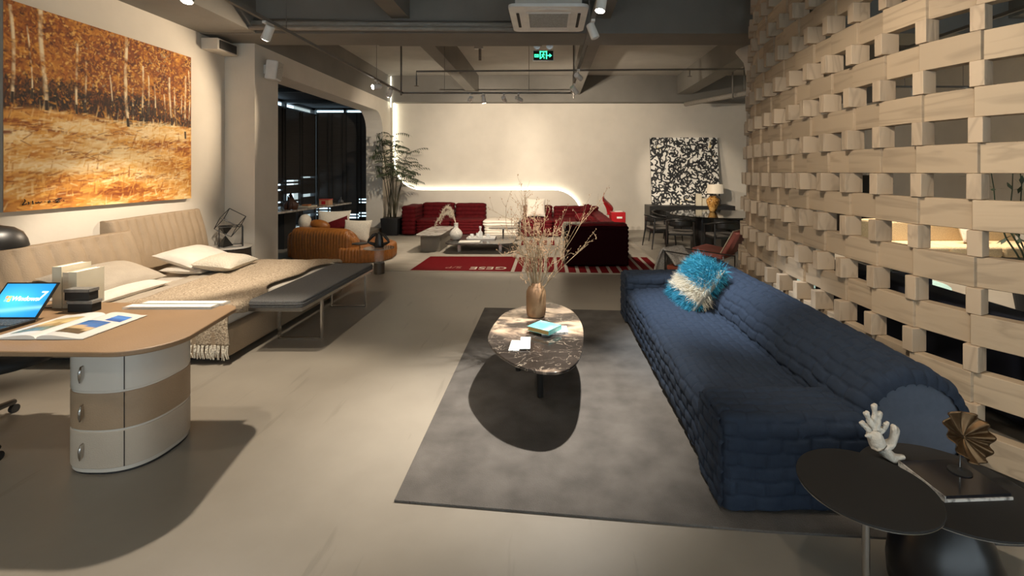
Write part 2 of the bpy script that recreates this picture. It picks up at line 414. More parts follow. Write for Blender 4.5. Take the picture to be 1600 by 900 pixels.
# ---------------------------------------------------------------- lattice screen
def wood_mat(name, base, k):
    m = bpy.data.materials.new(name); m.use_nodes = True; nt = m.node_tree; b = nt.nodes['Principled BSDF']
    tc = nt.nodes.new('ShaderNodeTexCoord'); mp = nt.nodes.new('ShaderNodeMapping'); mp.inputs['Scale'].default_value = k
    oi = nt.nodes.new('ShaderNodeObjectInfo'); av = nt.nodes.new('ShaderNodeVectorMath'); av.operation = 'MULTIPLY_ADD'
    cb = nt.nodes.new('ShaderNodeCombineXYZ')
    for q in range(3): nt.links.new(oi.outputs['Random'], cb.inputs[q])
    av.inputs[1].default_value = (37, 53, 29)
    nt.links.new(cb.outputs[0], av.inputs[0]); nt.links.new(tc.outputs['Object'], av.inputs[2])
    nt.links.new(av.outputs[0], mp.inputs[0])
    n = nt.nodes.new('ShaderNodeTexNoise'); n.inputs['Scale'].default_value = 2.2; n.inputs['Detail'].default_value = 3; n.inputs['Distortion'].default_value = .6
    nt.links.new(mp.outputs[0], n.inputs[0])
    mu = nt.nodes.new('ShaderNodeMath'); mu.operation = 'MULTIPLY'; mu.inputs[1].default_value = 9; nt.links.new(n.outputs[0], mu.inputs[0])
    fr = nt.nodes.new('ShaderNodeMath'); fr.operation = 'PINGPONG'; fr.inputs[1].default_value = 1; nt.links.new(mu.outputs[0], fr.inputs[0])
    r = nt.nodes.new('ShaderNodeValToRGB'); nt.links.new(fr.outputs[0], r.inputs[0])
    r.color_ramp.elements[0].position = 0; r.color_ramp.elements[0].color = (*[c*.80 for c in base], 1)
    r.color_ramp.elements[1].position = .35; r.color_ramp.elements[1].color = (*base, 1)
    mr = nt.nodes.new('ShaderNodeMapRange'); mr.inputs[3].default_value = .88; mr.inputs[4].default_value = 1.08; nt.links.new(oi.outputs['Random'], mr.inputs[0])
    vm = nt.nodes.new('ShaderNodeVectorMath'); vm.operation = 'MULTIPLY'; nt.links.new(r.outputs[0], vm.inputs[0]); nt.links.new(mr.outputs[0], vm.inputs[1])
    nt.links.new(vm.outputs[0], b.inputs['Base Color']); b.inputs['Roughness'].default_value = .75
    bp = nt.nodes.new('ShaderNodeBump'); bp.inputs['Strength'].default_value = .25; bp.inputs['Distance'].default_value = .004
    nt.links.new(fr.outputs[0], bp.inputs['Height']); nt.links.new(bp.outputs[0], b.inputs['Normal'])
    return m
M['pine'] = wood_mat('rough_pine', (.44,.335,.225), (1, .22, 2.6))
M['pine_end'] = wood_mat('rough_pine_block', (.47,.36,.25), (2.2, 2.2, .6))
curve = np.array([(3.8,7.0),(3.3,6.85),(2.86,6.45),(2.56,5.95),(2.41,5.45),(2.33,4.9),(2.28,4.3),(2.265,3.7),(2.265,3.3),(2.28,2.98),(2.335,2.72),(2.45,2.48),(2.62,2.25),(2.84,2.05),(3.15,1.88),(3.5,1.78)])
d = np.r_[0, np.cumsum(np.hypot(*np.diff(curve, axis=0).T))]
# smooth the control curve
tt = np.linspace(0, d[-1], 400); cx = np.interp(tt, d, curve[:,0]); cy = np.interp(tt, d, curve[:,1])
ker = np.ones(25)/25
cx = np.convolve(np.pad(cx, 12, 'edge'), ker, 'valid'); cy = np.convolve(np.pad(cy, 12, 'edge'), ker, 'valid')
d2 = np.r_[0, np.cumsum(np.hypot(np.diff(cx), np.diff(cy)))]
PITCH = .292
ss = np.linspace(0, d2[-1], 2000); s0 = ss[np.argmin(np.abs(np.interp(ss, d2, cx)/np.interp(ss, d2, cy)-.655))]
nodes = np.arange(s0 % PITCH, d2[-1], PITCH)
def cpt(s):
    s = min(max(s, 0), d2[-1]); x = np.interp(s, d2, cx); y = np.interp(s, d2, cy)
    e = .05; x2 = np.interp(s+e, d2, cx)-np.interp(s-e, d2, cx); y2 = np.interp(s+e, d2, cy)-np.interp(s-e, d2, cy)
    return x, y, math.atan2(y2, x2)
scr = thing('lattice_screen', 'curved openwork screen stacked from rough pale pine planks and blocks', 'screen', (2.26, 3.4, 0))
H, BH = .3135, .168
boards, blocks = [], []
nrow = 13
for r in range(nrow):
    zt = .24+H*r
    off = .0 + (r-6)*-.004
    sh = .018*(5-r)*.5
    lean = .014*(4-r)           # lower courses stand a little further out
    for i, s in enumerate(nodes[:-1]):
        x, y, a = cpt(s+PITCH/2+sh*0)
        nx, ny = math.sin(a), -math.cos(a)   # toward the room
        if nx > 0: nx, ny = -nx, -ny
        k = (.010 if (i+r) % 2 else -.010)+lean
        z1 = zt; z0 = max(.012, zt-BH)
        mb = MB().obox((x+nx*k, y+ny*k, (z0+z1)/2), (PITCH+.03, .075, z1-z0), (0, 0, a))
        boards.append(((x**2+y**2+1.5*(z0-1.65)**2), mb))
    for i, s in enumerate(nodes):
        x, y, a = cpt(s+(rng.random()-.5)*.012)
        nx, ny = math.sin(a), -math.cos(a)
        if nx > 0: nx, ny = -nx, -ny
        z0 = zt+.001; z1 = zt+H-BH-.001
        if z1 > ZC-.02: continue
        dp = .080+.065*min(1,max(0,(y-2.6)/1.3))+.015*rng.random(); off = (dp-.075)/3+.010*rng.random()+lean
        mb = MB().obox((x+nx*off, y+ny*off, (z0+z1)/2), (.070, dp, z1-z0), (0, 0, a+(rng.random()-.5)*.05))
        blocks.append(((x**2+y**2+1.5*(z0-1.65)**2), mb))
for lst, nm, m_ in ((boards,'plank',M['pine']),(blocks,'spacer_block',M['pine_end'])):
    # planks outside the picture (beside or behind the camera) rank last
    def key(q):
        c = np.mean(q[1].v, axis=0); u = c[0]/max(.1, c[1]); v = (1.65-c[2])/max(.1, c[1])
        vis = c[1] > 1.9 and u < 1.1 and -.42 < v < .95
        return (0 if vis else 1, q[0])
    lst.sort(key=key)
    for _, mb in lst[:100]:
        mb.build(nm, m_, scr, bevel=.004, seg=1)
    rest = MB()
    for _, mb in lst[100:]: rest.add(mb.v, mb.f)
    o = rest.build(nm+'s', m_, scr); o['kind'] = 'stuff'
# bottom packing blocks under the first course rest on the floor already (first plank reaches the floor)
# ---------------------------------------------------------------- ceiling fittings
def track(label, pts):
    mb = MB()
    for a, b2 in zip(pts[:-1], pts[1:]):
        a = Vector(a); b2 = Vector(b2); dd = b2-a
        mb.obox((a+b2)/2, (.035, dd.length, .03), (0, 0, math.atan2(dd.y, dd.x)-PI/2))
    t = thing('lighting_track', label, 'track', pts[0]); mb.build('rail', M['white_metal'] if 0 else M['pipe'], t)
    wr = MB()
    for a, b2 in zip(pts[:-1], pts[1:]):
        a = Vector(a); b2 = Vector(b2); n = max(2, int((b2-a).length/2.2))
        for i in range(n):
            p = a.lerp(b2, (i+.5)/n); wr.tube([p+Vector((0,0,.01)), (p.x,p.y,3.8 if (abs(p.x-.76) < .4) else ZC)], .004, 5)
    wr.build('hanger', M['pipe'], t)
ZK = 3.1
track('long grey lighting track above the bed and desk side', [(-2.7,8.6,ZK),(-2.7,-1.5,ZK)])
track('grey lighting track crossing in front of the back wall', [(-2.7,8.63,ZK),(.42,8.63,ZK)])
track('central grey lighting track running toward the marble table', [(.42,8.6,ZK),(.42,-1.5,ZK)])
def head(x, y, target, label, lit=False, energy=0, angle=40, color=WARM2, z=ZK, blend=.5, size=.035, grp='white track spotlights', face=None):
    t = thing('track_spotlight', label, 'spotlight', (x, y, z), grp)
    p = Vector((x, y, z-.11)); d_ = (Vector(target)-p).normalized()
    MB().box(x-.018, x+.018, y-.07, y+.07, z-.04, z-.016).build('adapter', M['white_metal'], t, bevel=.004)
    MB().tube([(x,y,z-.04),(x,y,z-.10)], .009, 8).build('stem', M['white_metal'], t)
    a = p-d_*.07; b2 = p+d_*.075
    MB().tube([a, a+d_*.01, b2], [.034,.04,.042], 20).build('lamp_head', M['white_metal'], t, smooth=False)
    MB().tube([b2, b2+d_*.003], .035, 20).build('lens', M['lit'] if lit else M['white'], t)
    if energy: 
        o = spot(b2+d_*.02, target, energy, angle, blend, color, size); 
    return t
E = ENERGY = 1.0
L = []
head(-2.7, 4.5, (-4.2,5.2,.5), 'white track spotlight nearest the viewer on the bed side track, lit', True, 300*E, 62, WARM2)
head(-2.7, 7.36, (-4.75,5.0,2.2), 'white track spotlight near the far corner of the left track, turned to the painting', True, 190*E, 85, WARM)
head(-2.7, 7.95, (-4.0,9.0,.3), 'white track spotlight closest to the left corner of the track, dim', True, 150*E, 60, WARM2)
head(-2.7, 3.5, (-2.5,2.9,.7), 'white track spotlight over the desk, above the picture edge', True, 250*E, 75, WARM2)
for i, (x, tg, lb, e) in enumerate(((-1.44,(-3.0,12.6,1.6),'leftmost white track spotlight of the four before the back wall',300),
                       (-1.20,(-.9,9.5,.1),'round glaring spotlight facing the viewer before the back wall',260),
                       (-.82,(-.2,12.9,1.7),'white track spotlight hanging straight down before the back wall',300),
                       (-.55,(2.4,12.9,1.7),'rightmost white track spotlight of the four before the back wall, tilted right',260))):
    head(x, 8.63, tg, lb, i == 1, e*E*.9, 95, WARM2)
head(.42, 3.7, (-.08,3.3,.4), 'glaring white spotlight at the top edge above the marble table', True, 680*E, 56, NEUT, blend=1)
head(.42, 4.45, (1.45,4.2,.3), 'white cylinder spotlight beside the ceiling cassette, tilted to the blue sofa', False, 520*E, 46, COOL, blend=1)
head(.42, 6.6, (3.8,12.9,1.4), 'white spotlight on the central track under the right ceiling beam', True, 460*E, 24, WARM2)
head(.42, 7.65, (2.8,9.9,.4), 'white spotlight at the far end of the central track', True, 230*E, 60, WARM2)
head(.42, 2.0, (2.3,3.3,1.2), 'track spotlight above the viewer turned to the lattice screen', False, 130*E, 85, WARM2)  # this and the following unseen heads are added fill light
head(.42, .9, (2.2,1.9,.2), 'track spotlight above the viewer turned to the black side tables', False, 25*E, 70, WARM2)
head(.42, -.4, (.2,2.2,0), 'track spotlight behind the viewer lighting the open floor', False, 40*E, 110, WARM2)
head(-2.7, 1.0, (-1.5,2.0,0), 'track spotlight behind the desk side lighting the floor', False, 30*E, 110, WARM2)
head(-2.7, 2.9, (-1.2,5.6,0), 'track spotlight on the left track lighting the middle floor', False, 90*E, 90, WARM2)
head(.42, 2.9, (.2,7.2,0), 'track spotlight on the central track lighting the middle floor', False, 110*E, 60, WARM2)
# behind the lattice
track('grey lighting track beyond the pine lattice screen', [(5.6,8.0,ZK),(7.6,8.0,ZK)])
head(6.25, 8.0, (6.2,7.6,.4), 'lit white spotlight seen through the upper lattice openings', True, 380*E, 85, WARM)
head(7.1, 8.0, (7.1,8.6,.4), 'white spotlight hanging beyond the lattice, right of the lit one', False, 300*E, 90, WARM2)
track('short lighting track above the navy sofa beyond the lattice', [(4.2,4.0,ZK),(4.2,6.4,ZK)])  # this short track and its spotlight are added for light
head(4.2, 5.6, (4.6,6.9,0), 'spotlight above the pale turquoise rug beyond the lattice', False, 260*E, 85, NEUT)

# ceiling cassette
t = thing('ceiling_cassette', 'square white air conditioning cassette with grille hanging by the central track', 'air conditioner', (0,5.9,3.52))
x0, x1, y0, y1, zc = -.47, .47, 5.38, 6.36, 3.55
MB().prism(rrect(x0,x1,y0,y1,.08), zc, zc+.04).build('panel', M['white'], t, bevel=.008)
MB().box(x0+.08,x1-.08,y0+.08,y1-.08,zc+.04,ZC).build('body', M['wall_dark'], t)
M['grille'] = mat('grille_beige', (.40,.37,.32), .5, noise=(60,.3,(1,1,1)))
fr = MB(); fr.box(x0+.2,x1-.2,y0+.2,y1-.2,zc-.008,zc+.002); fr.build('frame', M['white'], t, bevel=.004)
gb = MB()
for i in range(26):
    yy = y0+.235+i*.02
    gb.box(x0+.23, x1-.23, yy, yy+.006, zc-.014, zc-.009)
gb.box(x0+.23,x1-.23,y0+.23,y1-.23,zc-.0095,zc-.0085)
gb.build('intake_grille', M['grille'], t)
for nm, b4 in (('slot',(x0+.07,x0+.13,y0+.2,y1-.2)),('slot',(x1-.13,x1-.07,y0+.2,y1-.2)),('slot',(x0+.2,x1-.2,y0+.07,y0+.13)),('slot',(x0+.2,x1-.2,y1-.13,y1-.07))):
    sl = MB().prism(rrect(*b4,.028), zc-.004, zc+.001).build('air_outlet', M['white'], t)
    MB().prism(rrect(b4[0]+.012,b4[1]-.012,b4[2]+.012,b4[3]-.012,.014), zc-.006, zc-.003).build('louvre', M['blackm' if b4[1]-b4[0] < .1 else 'white'], sl)
# exit sign
t = thing('exit_sign', 'glowing green exit sign with arrow and two emergency lamps under the ceiling', 'sign', (-.08,8.2,3.6))
cxs, cys, czs = -.09, 8.2, 3.68
MB().box(cxs-.185,cxs+.185,cys-.02,cys+.02,czs-.095,czs+.095).build('housing', M['white'], t, bevel=.004)
MB().box(cxs-.172,cxs+.172,cys-.024,cys-.02,czs-.082,czs+.082).build('face', M['blackm'], t)
G = emis('exit_green', (.04,.75,.30), 2.2)
sg = MB(); y_ = cys-.027
def q(x0,x1,z0,z1): sg.box(cxs+x0,cxs+x1,y_,y_+.003,czs+z0,czs+z1)
q(-.065,-.045,-.06,.075); q(.045,.065,-.06,.075); q(-.065,.065,.06,.075)
q(.07,.11,-.008,.008); sg.add([(cxs+.105,y_,czs+.035),(cxs+.105,y_,czs-.035),(cxs+.15,y_,czs)],[(0,1,2)])
q(-.155,-.08,.005,.02); q(-.15,-.085,-.03,-.015); q(-.155,-.145,-.03,.02); q(-.12,-.11,-.03,.02); q(-.09,-.08,-.03,.02)
sg.lathe([(.012,-.002),(.012,.002)],(0,0,0),12) if 0 else None
# running figure
def bar(a,b2,wd=.012):
    a=np.array(a); b2=np.array(b2); d_=(b2-a)/np.linalg.norm(b2-a); n_=np.array([-d_[1],d_[0]])*wd/2
    P=[a+n_,a-n_,b2-n_,b2+n_]; sg.add([(cxs+p[0],y_,czs+p[1]) for p in P],[(0,1,2,3)])
bar((-.005,.02),(-.012,-.015),.02); bar((-.012,-.012),(.016,-.03)); bar((.016,-.03),(.012,-.058)); bar((-.012,-.015),(-.03,-.035)); bar((-.03,-.035),(-.042,-.05))
bar((0,.018),(.028,.008)); bar((-.004,.018),(-.03,.008)); sg.add([(cxs+.004+.013*math.cos(k*PI/4),y_,czs+.037+.013*math.sin(k*PI/4)) for k in range(8)],[tuple(range(8))])
sg.build('green_symbol', G, t)
for x in (-.11, .11):
    a = Vector((cxs+x, cys, czs+.095)); l = MB().tube([a, a+Vector((0,0,.03))], .008, 8).build('lamp_neck', M['white'], t)
    MB().tube([a+Vector((0,.03,.075)), a+Vector((0,-.01,.075)), a+Vector((0,-.03,.07))], [.03,.055,.058], 20).build('emergency_lamp', M['chrome'], t, smooth=False)
MB().tube([(cxs-.1,cys,czs+.1),(cxs-.1,cys,ZC)], .004, 6).tube([(cxs+.1,cys,czs+.1),(cxs+.1,cys,ZC)], .004, 6).build('hanger_rod', M['pipe'], t)
# pipes
def pipe(label, pts, r, nm='ceiling_pipe', m_='pipe', n=10, cat='pipe', grp=None):
    return tag(MB().tube(pts, r, n).build(nm, M[m_], smooth=True), label, cat, grp)
M['pipew'] = mat('pipe_pale', (.30,.27,.23), .7, noise=(9,.25,(1,6,6)))
pipe('thick insulated pipe along the cross beam, upper one', [(-4.3,6.42,3.70),(-3.6,6.42,3.68),(-.4,6.42,3.66),(-.4,6.42,3.62)], .035, m_='pipew')
pipe('thick insulated pipe along the cross beam, lower one', [(-4.3,6.36,3.61),(-3,6.36,3.60),(-.42,6.36,3.585)], .032, m_='pipew')
pipe('thin dark pipe along the cross beam above the insulated ones', [(-4.2,6.46,3.76),(-.3,6.46,3.72)], .012)
pipe('thin sprinkler pipe running across in front of the back wall', [(-2.6,9.2,3.45),(-2.6,9.2,3.62),(5.6,9.2,3.68)], .018)
pipe('vertical pipe dropping from the ceiling near the left corner', [(-2.9,9.2,ZC),(-2.9,9.2,3.15)], .018)
pipe('vertical sprinkler riser beside the central ceiling beam', [(.50,9.25,ZC),(.50,9.25,3.1)], .015)
pipe('vertical hanger pipe by the right ceiling beam', [(4.3,10.9,ZC),(4.3,10.9,3.35)], .02)
pipe('second vertical hanger pipe by the right ceiling beam', [(4.65,11.1,ZC),(4.65,11.1,3.45)], .014)
pipe('pale slanting pipe at the right below the ceiling', [(3.6,12.3,3.42),(5.3,9.6,3.5)], .06, m_='pipew')
pipe('conduit under the ceiling from the left corner rail', [(-2.6,11.8,3.66),(.3,11.8,3.66)], .012)
def sprinkler(x, y, z, label):
    t = thing('fire_sprinkler', label, 'sprinkler', (x,y,z), 'ceiling sprinklers')
    MB().tube([(x,y,z+.12),(x,y,z+.02)], .012, 8).build('pipe_drop', M['pipe'], t)
    MB().lathe([(.008,.02),(.012,.0),(.045,-.004),(.045,-.008)], (x,y,z), 16).build('deflector', M['pipe'], t)
sprinkler(-2.6, 9.2, 3.34, 'small ceiling sprinkler at the left end of the thin pipe')
sprinkler(2.78, 9.2, 3.53, 'small ceiling sprinkler left of the right ceiling beam')
# rails & boxes under the far ceiling
tag(MB().box(-2.6,-.1,7.10,7.2,3.58,3.64).build('cable_tray', M['concrete'], bevel=.004), 'grey cable tray under the ceiling behind the cross beam', 'cable tray')
def smoke(x, y, z, label, tall=.25):
    t = thing('ceiling_sensor', label, 'sensor', (x,y,z)); MB().tube([(x,y,z),(x,y,z+tall)], .03, 10).build('tube', M['pipew'], t)
    MB().box(x-.12,x+.06,y-.03,y+.03,z+tall-.005,z+tall+.03).build('bracket', M['white'], t)
smoke(-1.45, 9.9, 4.0, 'pale bracketed ceiling fixture between the two left beams')
# vent box and wall speaker at the column head
t = thing('air_vent', 'boxy white wall vent with dark slots high beside the column', 'vent', (-4.7,6.6,3.3))
MB().box(-4.85,-4.62,6.52,6.95,3.36,3.52).build('housing', M['wall'], t, bevel=.006)
s = MB().box(-4.62,-4.612,6.56,6.91,3.38,3.50)
s.build('slot_opening', M['blackm'], t)
s = MB()
for i in range(6): s.box(-4.612,-4.606,6.56,6.91,3.385+i*.02,3.390+i*.02)
s.build('louvre', M['pipe'], t)
t = thing('wall_speaker', 'small white box speaker mounted high on the column', 'speaker', (-4.33,7.2,3.1))
MB().obox((-4.28,7.28,3.22),(.17,.22,.30),(0,.12,.15)).build('cabinet', M['white'], t, bevel=.02)
MB().box(-4.4,-4.33,7.22,7.32,3.16,3.30).build('bracket', M['white'], t)
MB().obox((-4.193,7.295,3.215),(.004,.19,.26),(0,.12,.15)).build('front_grille', M['grille'], t)

# ---------------------------------------------------------------- paintings
def smooth_noise(h, w_, sy, sx, seed, oct=4):
    g_ = np.random.default_rng(seed); out = np.zeros((h, w_)); amp = 1
    for o in range(oct):
        a, b_ = max(2, int(sy*2**o)), max(2, int(sx*2**o)); G_ = g_.random((a+1, b_+1))
        yy = np.linspace(0, a-1e-6, h); xx = np.linspace(0, b_-1e-6, w_)
        iy = yy.astype(int); ix = xx.astype(int); fy = yy-iy; fx = xx-ix; fy = fy*fy*(3-2*fy); fx = fx*fx*(3-2*fx)
        A = G_[iy][:,ix]*(1-fx)+G_[iy][:,ix+1]*fx; B_ = G_[iy+1][:,ix]*(1-fx)+G_[iy+1][:,ix+1]*fx
        out += amp*(A*(1-fy[:,None])+B_*fy[:,None]); amp *= .55
    out -= out.min(); return out/out.max()
def painted(name, img, P00, P10, P01, nrm, m_, parent, relief=.0):
    """img rows from bottom to top; corner points: bottom-left, bottom-right, top-left"""
    h, w_ = img.shape[:2]; P00, P10, P01, nrm = map(np.array, (P00, P10, P01, nrm))
    u = np.linspace(0, 1, w_); v = np.linspace(0, 1, h); U, V = np.meshgrid(u, v)
    P = P00+U[...,None]*(P10-P00)+V[...,None]*(P01-P00)
    if relief: P = P+nrm*(img.mean(2)[...,None]*relief)
    mb = MB(); mb.grid(P)
    me = bpy.data.meshes.new(name); me.from_pydata(mb.v, [], mb.f)
    ca = me.color_attributes.new('paint', 'FLOAT_COLOR', 'POINT')
    ca.data.foreach_set('color', np.concatenate([img, np.ones((h, w_, 1))], 2).astype(np.float32).ravel())
    me.materials.append(m_); me.shade_smooth(); o = bpy.data.objects.new(name, me); C.objects.link(o); o.parent = parent
    o.location = -parent.location; return o
def mix(a, b_, t): t = np.clip(t, 0, 1)[...,None]; return a*(1-t)+np.array(b_)*t
h, w_ = 360, 410
Vv, Uu = np.meshgrid(np.linspace(0,1,h), np.linspace(0,1,w_), indexing='ij')
n1 = smooth_noise(h,w_,9,10,1,5); n2 = smooth_noise(h,w_,14,4,2,5); n3 = smooth_noise(h,w_,26,30,3,3); n4 = smooth_noise(h,w_,5,6,5,4)
img = np.zeros((h,w_,3))+np.array((.40,.16,.025))
img = mix(img, (.66,.36,.09), (n1-.45)*3); img = mix(img, (.20,.07,.015), (.42-n3)*4*(Vv > .5)); img = mix(img, (.52,.42,.30), (n4-.74)*4)
# dark undergrowth band
band = np.exp(-((Vv-.52-.04*np.sin(Uu*5))/.085)**2); img = mix(img, (.05,.025,.012), band*(1.0*n1+.45))
dark2 = np.exp(-((Vv-.60)/.07)**2-((Uu-.60)/.14)**2); img = mix(img, (.035,.02,.02), dark2*1.1)
# ground
gm = np.clip((.50+.02*np.sin(Uu*9)+.03*(n1-.5)-Vv)*30, 0, 1)
gr = np.zeros((h,w_,3))+np.array((.72,.42,.14)); gr = mix(gr, (.95,.78,.50), (n2-.48)*4.0); gr = mix(gr, (.40,.15,.03), (.40-n2)*5)
gr = mix(gr, (.80,.42,.08), (n1-.6)*3*(Vv < .2)); gr = mix(gr, (.98,.86,.66), np.exp(-((Vv-.21-.06*Uu)/.03)**2-((Uu-.28)/.22)**2)*.9)
gr = mix(gr, (.98,.84,.62), np.exp(-((Vv-.43)/.02)**2-((Uu-.64)/.07)**2)); gr = mix(gr, (.98,.84,.62), np.exp(-((Vv-.345)/.03)**2-((Uu-.80)/.07)**2)*n3*1.8)
gr = mix(gr, (.30,.09,.02), np.exp(-((Vv-.375-.02*np.sin(Uu*8))/.012)**2)*(n1+.2)); gr = mix(gr, (.30,.12,.03), np.exp(-((Vv-.17+.02*np.sin(Uu*12))/.016)**2-((Uu-.55)/.25)**2)*(n3+.3))
img = img*(1-gm[...,None])+gr*gm[...,None]
# brush strokes
rs_ = np.random.default_rng(77)
def stroke(x, y, a, ln, wd, col, al=.85):
    for s_ in np.arange(0, ln, wd*1.1+.5):
        px, py = x+s_*math.cos(a), y+s_*math.sin(a); R_ = int(wd+2)
        X0, X1, Y0, Y1 = int(max(0,px-R_)), int(min(w_,px+R_+1)), int(max(0,py-R_)), int(min(h,py+R_+1))
        if X0 >= X1 or Y0 >= Y1: continue
        gy, gx = np.mgrid[Y0:Y1, X0:X1]; m_ = np.clip(wd+.5-np.hypot(gx-px, gy-py), 0, 1)[...,None]*al*(1-.5*s_/ln)
        img[Y0:Y1,X0:X1] = img[Y0:Y1,X0:X1]*(1-m_)+np.array(col)*m_
fol = [(.78,.46,.12),(.62,.30,.05),(.48,.20,.03),(.30,.11,.02),(.88,.62,.26),(.70,.36,.07),(.22,.08,.02),(.55,.45,.32)]
drk = [(.06,.03,.015),(.14,.06,.02),(.28,.12,.03),(.09,.05,.04),(.40,.20,.06)]
gro = [(.90,.70,.40),(.97,.84,.60),(.78,.48,.16),(.62,.32,.07),(.85,.56,.20),(.42,.17,.03),(.92,.76,.50)]
for k in range(5200):
    x, y = rs_.random()*w_, (.50+.5*rs_.random())*h; v_ = y/h; nn = n1[int(min(h-1,y)), int(min(w_-1,x))]
    if v_ < .64+.08*(nn-.5) and rs_.random() < .75: stroke(x, y, rs_.normal(1.5,.5), 3+7*rs_.random(), .8+1.0*rs_.random(), drk[rs_.integers(5)], .7)
    else:
        i_ = int(np.clip(rs_.normal((1-nn)*6, 1.6), 0, 7)); stroke(x, y, rs_.random()*PI, 2+7*rs_.random(), .8+1.5*rs_.random(), fol[i_], .75)
for k in range(2600):
    x, y = rs_.random()*w_, rs_.random()**.9*.50*h; nn = n2[int(min(h-1,y)), int(min(w_-1,x))]
    i_ = int(np.clip(rs_.normal((1-nn)*7, 1.5), 0, 6)); c_ = gro[[1,6,0,4,2,3,5][i_]]
    stroke(x, y, rs_.normal(.12 if rs_.random() < .8 else 1.4, .22), 5+20*rs_.random(), .8+1.6*rs_.random(), c_, .6)
for vb_, am_ in ((.40,.02),(.30,.03),(.16,.02)):
    for k in range(40):
        x = rs_.random()*w_; y = (vb_+am_*math.sin(x*.035))*h+rs_.normal(0,3); stroke(x, y, rs_.normal(.1,.2), 8+14*rs_.random(), 1.0, (.34,.12,.02), .6)
# birch trunks
tr = np.random.default_rng(11)
for (u0, vb, vt, wd) in [(.035,.52,.98,.006),(.155,.50,1,.008),(.30,.50,.88,.005),(.34,.52,.8,.004),(.56,.46,1,.008),(.655,.54,.85,.005),(.69,.55,.8,.004),(.47,.55,.75,.003),(.73,.55,.75,.004),(.80,.55,.7,.003),(.845,.50,.82,.006),(.88,.5,.76,.004),(.955,.42,.86,.006),(.93,.52,.72,.003),(.985,.5,.9,.004),(.60,.54,.7,.003),(.10,.55,.9,.003)]:
    cu_ = u0+.012*np.sin(Vv*9+u0*20)*(.6)+(Vv-.6)*-.03
    m_ = np.clip(1.6-np.abs(Uu-cu_)/wd, 0, 1)*(Vv > vb)*(Vv < vt)*np.clip(n3*2.0-.25, 0, 1)
    img = mix(img, (.92,.80,.60), m_)
    m2 = np.clip(1.5-np.abs(Uu-cu_)/wd, 0, 1)*(Vv > vb)*(Vv < vb+.05); img = mix(img, (.08,.04,.02), m2)
img = np.clip(img, .01, 1)**1.6*.95
t = thing('landscape_painting', 'large unframed oil painting of golden autumn birches above the bed', 'painting', (-4.80,5.18,1.28))
MB().box(-4.848,-4.80,4.11,6.27,1.29,3.18).build('canvas', mat('canvas_edge',(.34,.30,.25),.8), t)
painted('painted_surface', img, (-4.797,4.11,1.29), (-4.797,6.27,1.29), (-4.797,4.11,3.18), (1,0,0), vcol_mat('oil_paint', .75), t, .006)
# signature strokes
sig = MB()
S = [[(.0,.0),(.06,.09),(.04,.12)],[(0,.0),(.09,.02)],[(.11,.06),(.13,.04),(.12,.0)],[(.2,.08),(.21,.0)],[(.26,.04),(.29,.02),(.32,.05),(.35,.02),(.39,.05)],[(.45,.04),(.46,.04)],[(.52,.04),(.56,.06),(.58,.03),(.53,.02)],[(.63,.04),(.64,.04)],[(.68,.05),(.74,.10),(.82,.10)],[(.70,.03),(.76,.06),(.78,.02),(.71,.02)],[(.86,.04),(.875,.04)]]
for st in S: sig.tube([(-4.786, 4.25+p[0]*.42, 1.345+p[1]*.42) for p in st], .0045, 5)
sig.build('signature', M['blackm'], t)

h = w_ = 300
im = np.zeros((h,w_,3))+np.array((.80,.77,.70))
r_ = np.random.default_rng(21)
acc = np.zeros((h,w_))
yy, xx = np.mgrid[0:h, 0:w_]
for k in range(484):
    x, y = (k%22+r_.random())*w_/22, (k//22+r_.random())*h/22; a = r_.random()*2*PI; cv = (r_.random()-.5)*.5; ln = int(7+r_.random()*16); wd = 1.7+r_.random()*2.3
    for s_ in range(ln):
        x += 2.0*math.cos(a); y += 2.0*math.sin(a); a += cv+(r_.random()-.5)*.3
        X0, X1, Y0, Y1 = int(max(0,x-6)), int(min(w_,x+7)), int(max(0,y-6)), int(min(h,y+7))
        if X0 >= X1 or Y0 >= Y1: continue
        dd = np.hypot(xx[Y0:Y1,X0:X1]-x, yy[Y0:Y1,X0:X1]-y); acc[Y0:Y1,X0:X1] = np.maximum(acc[Y0:Y1,X0:X1], np.clip(wd+.6-dd, 0, 1))
im = mix(im, (.75,.55,.12), (smooth_noise(h,w_,14,14,9,2)-.84)*8); im = mix(im, (.012,.012,.012), acc)
t = thing('abstract_painting', 'square black and white squiggle painting leaning on the black sideboard', 'painting', (3.78,12.85,.74))
MB().add([(2.84,12.83,.735),(4.72,12.83,.735),(4.72,12.87,.735),(2.84,12.87,.735),(2.84,13.08,2.60),(4.72,13.08,2.60),(4.72,13.12,2.60),(2.84,13.12,2.60)],
   [(0,3,2,1),(4,5,6,7),(0,1,5,4),(1,2,6,5),(2,3,7,6),(3,0,4,7)]).build('canvas', mat('canvas_edge2',(.05,.045,.04),.8), t)
painted('painted_surface', im, (2.84,12.826,.735), (4.72,12.826,.735), (2.84,13.076,2.60), (0,-1,0), vcol_mat('ink_paint', .5), t)
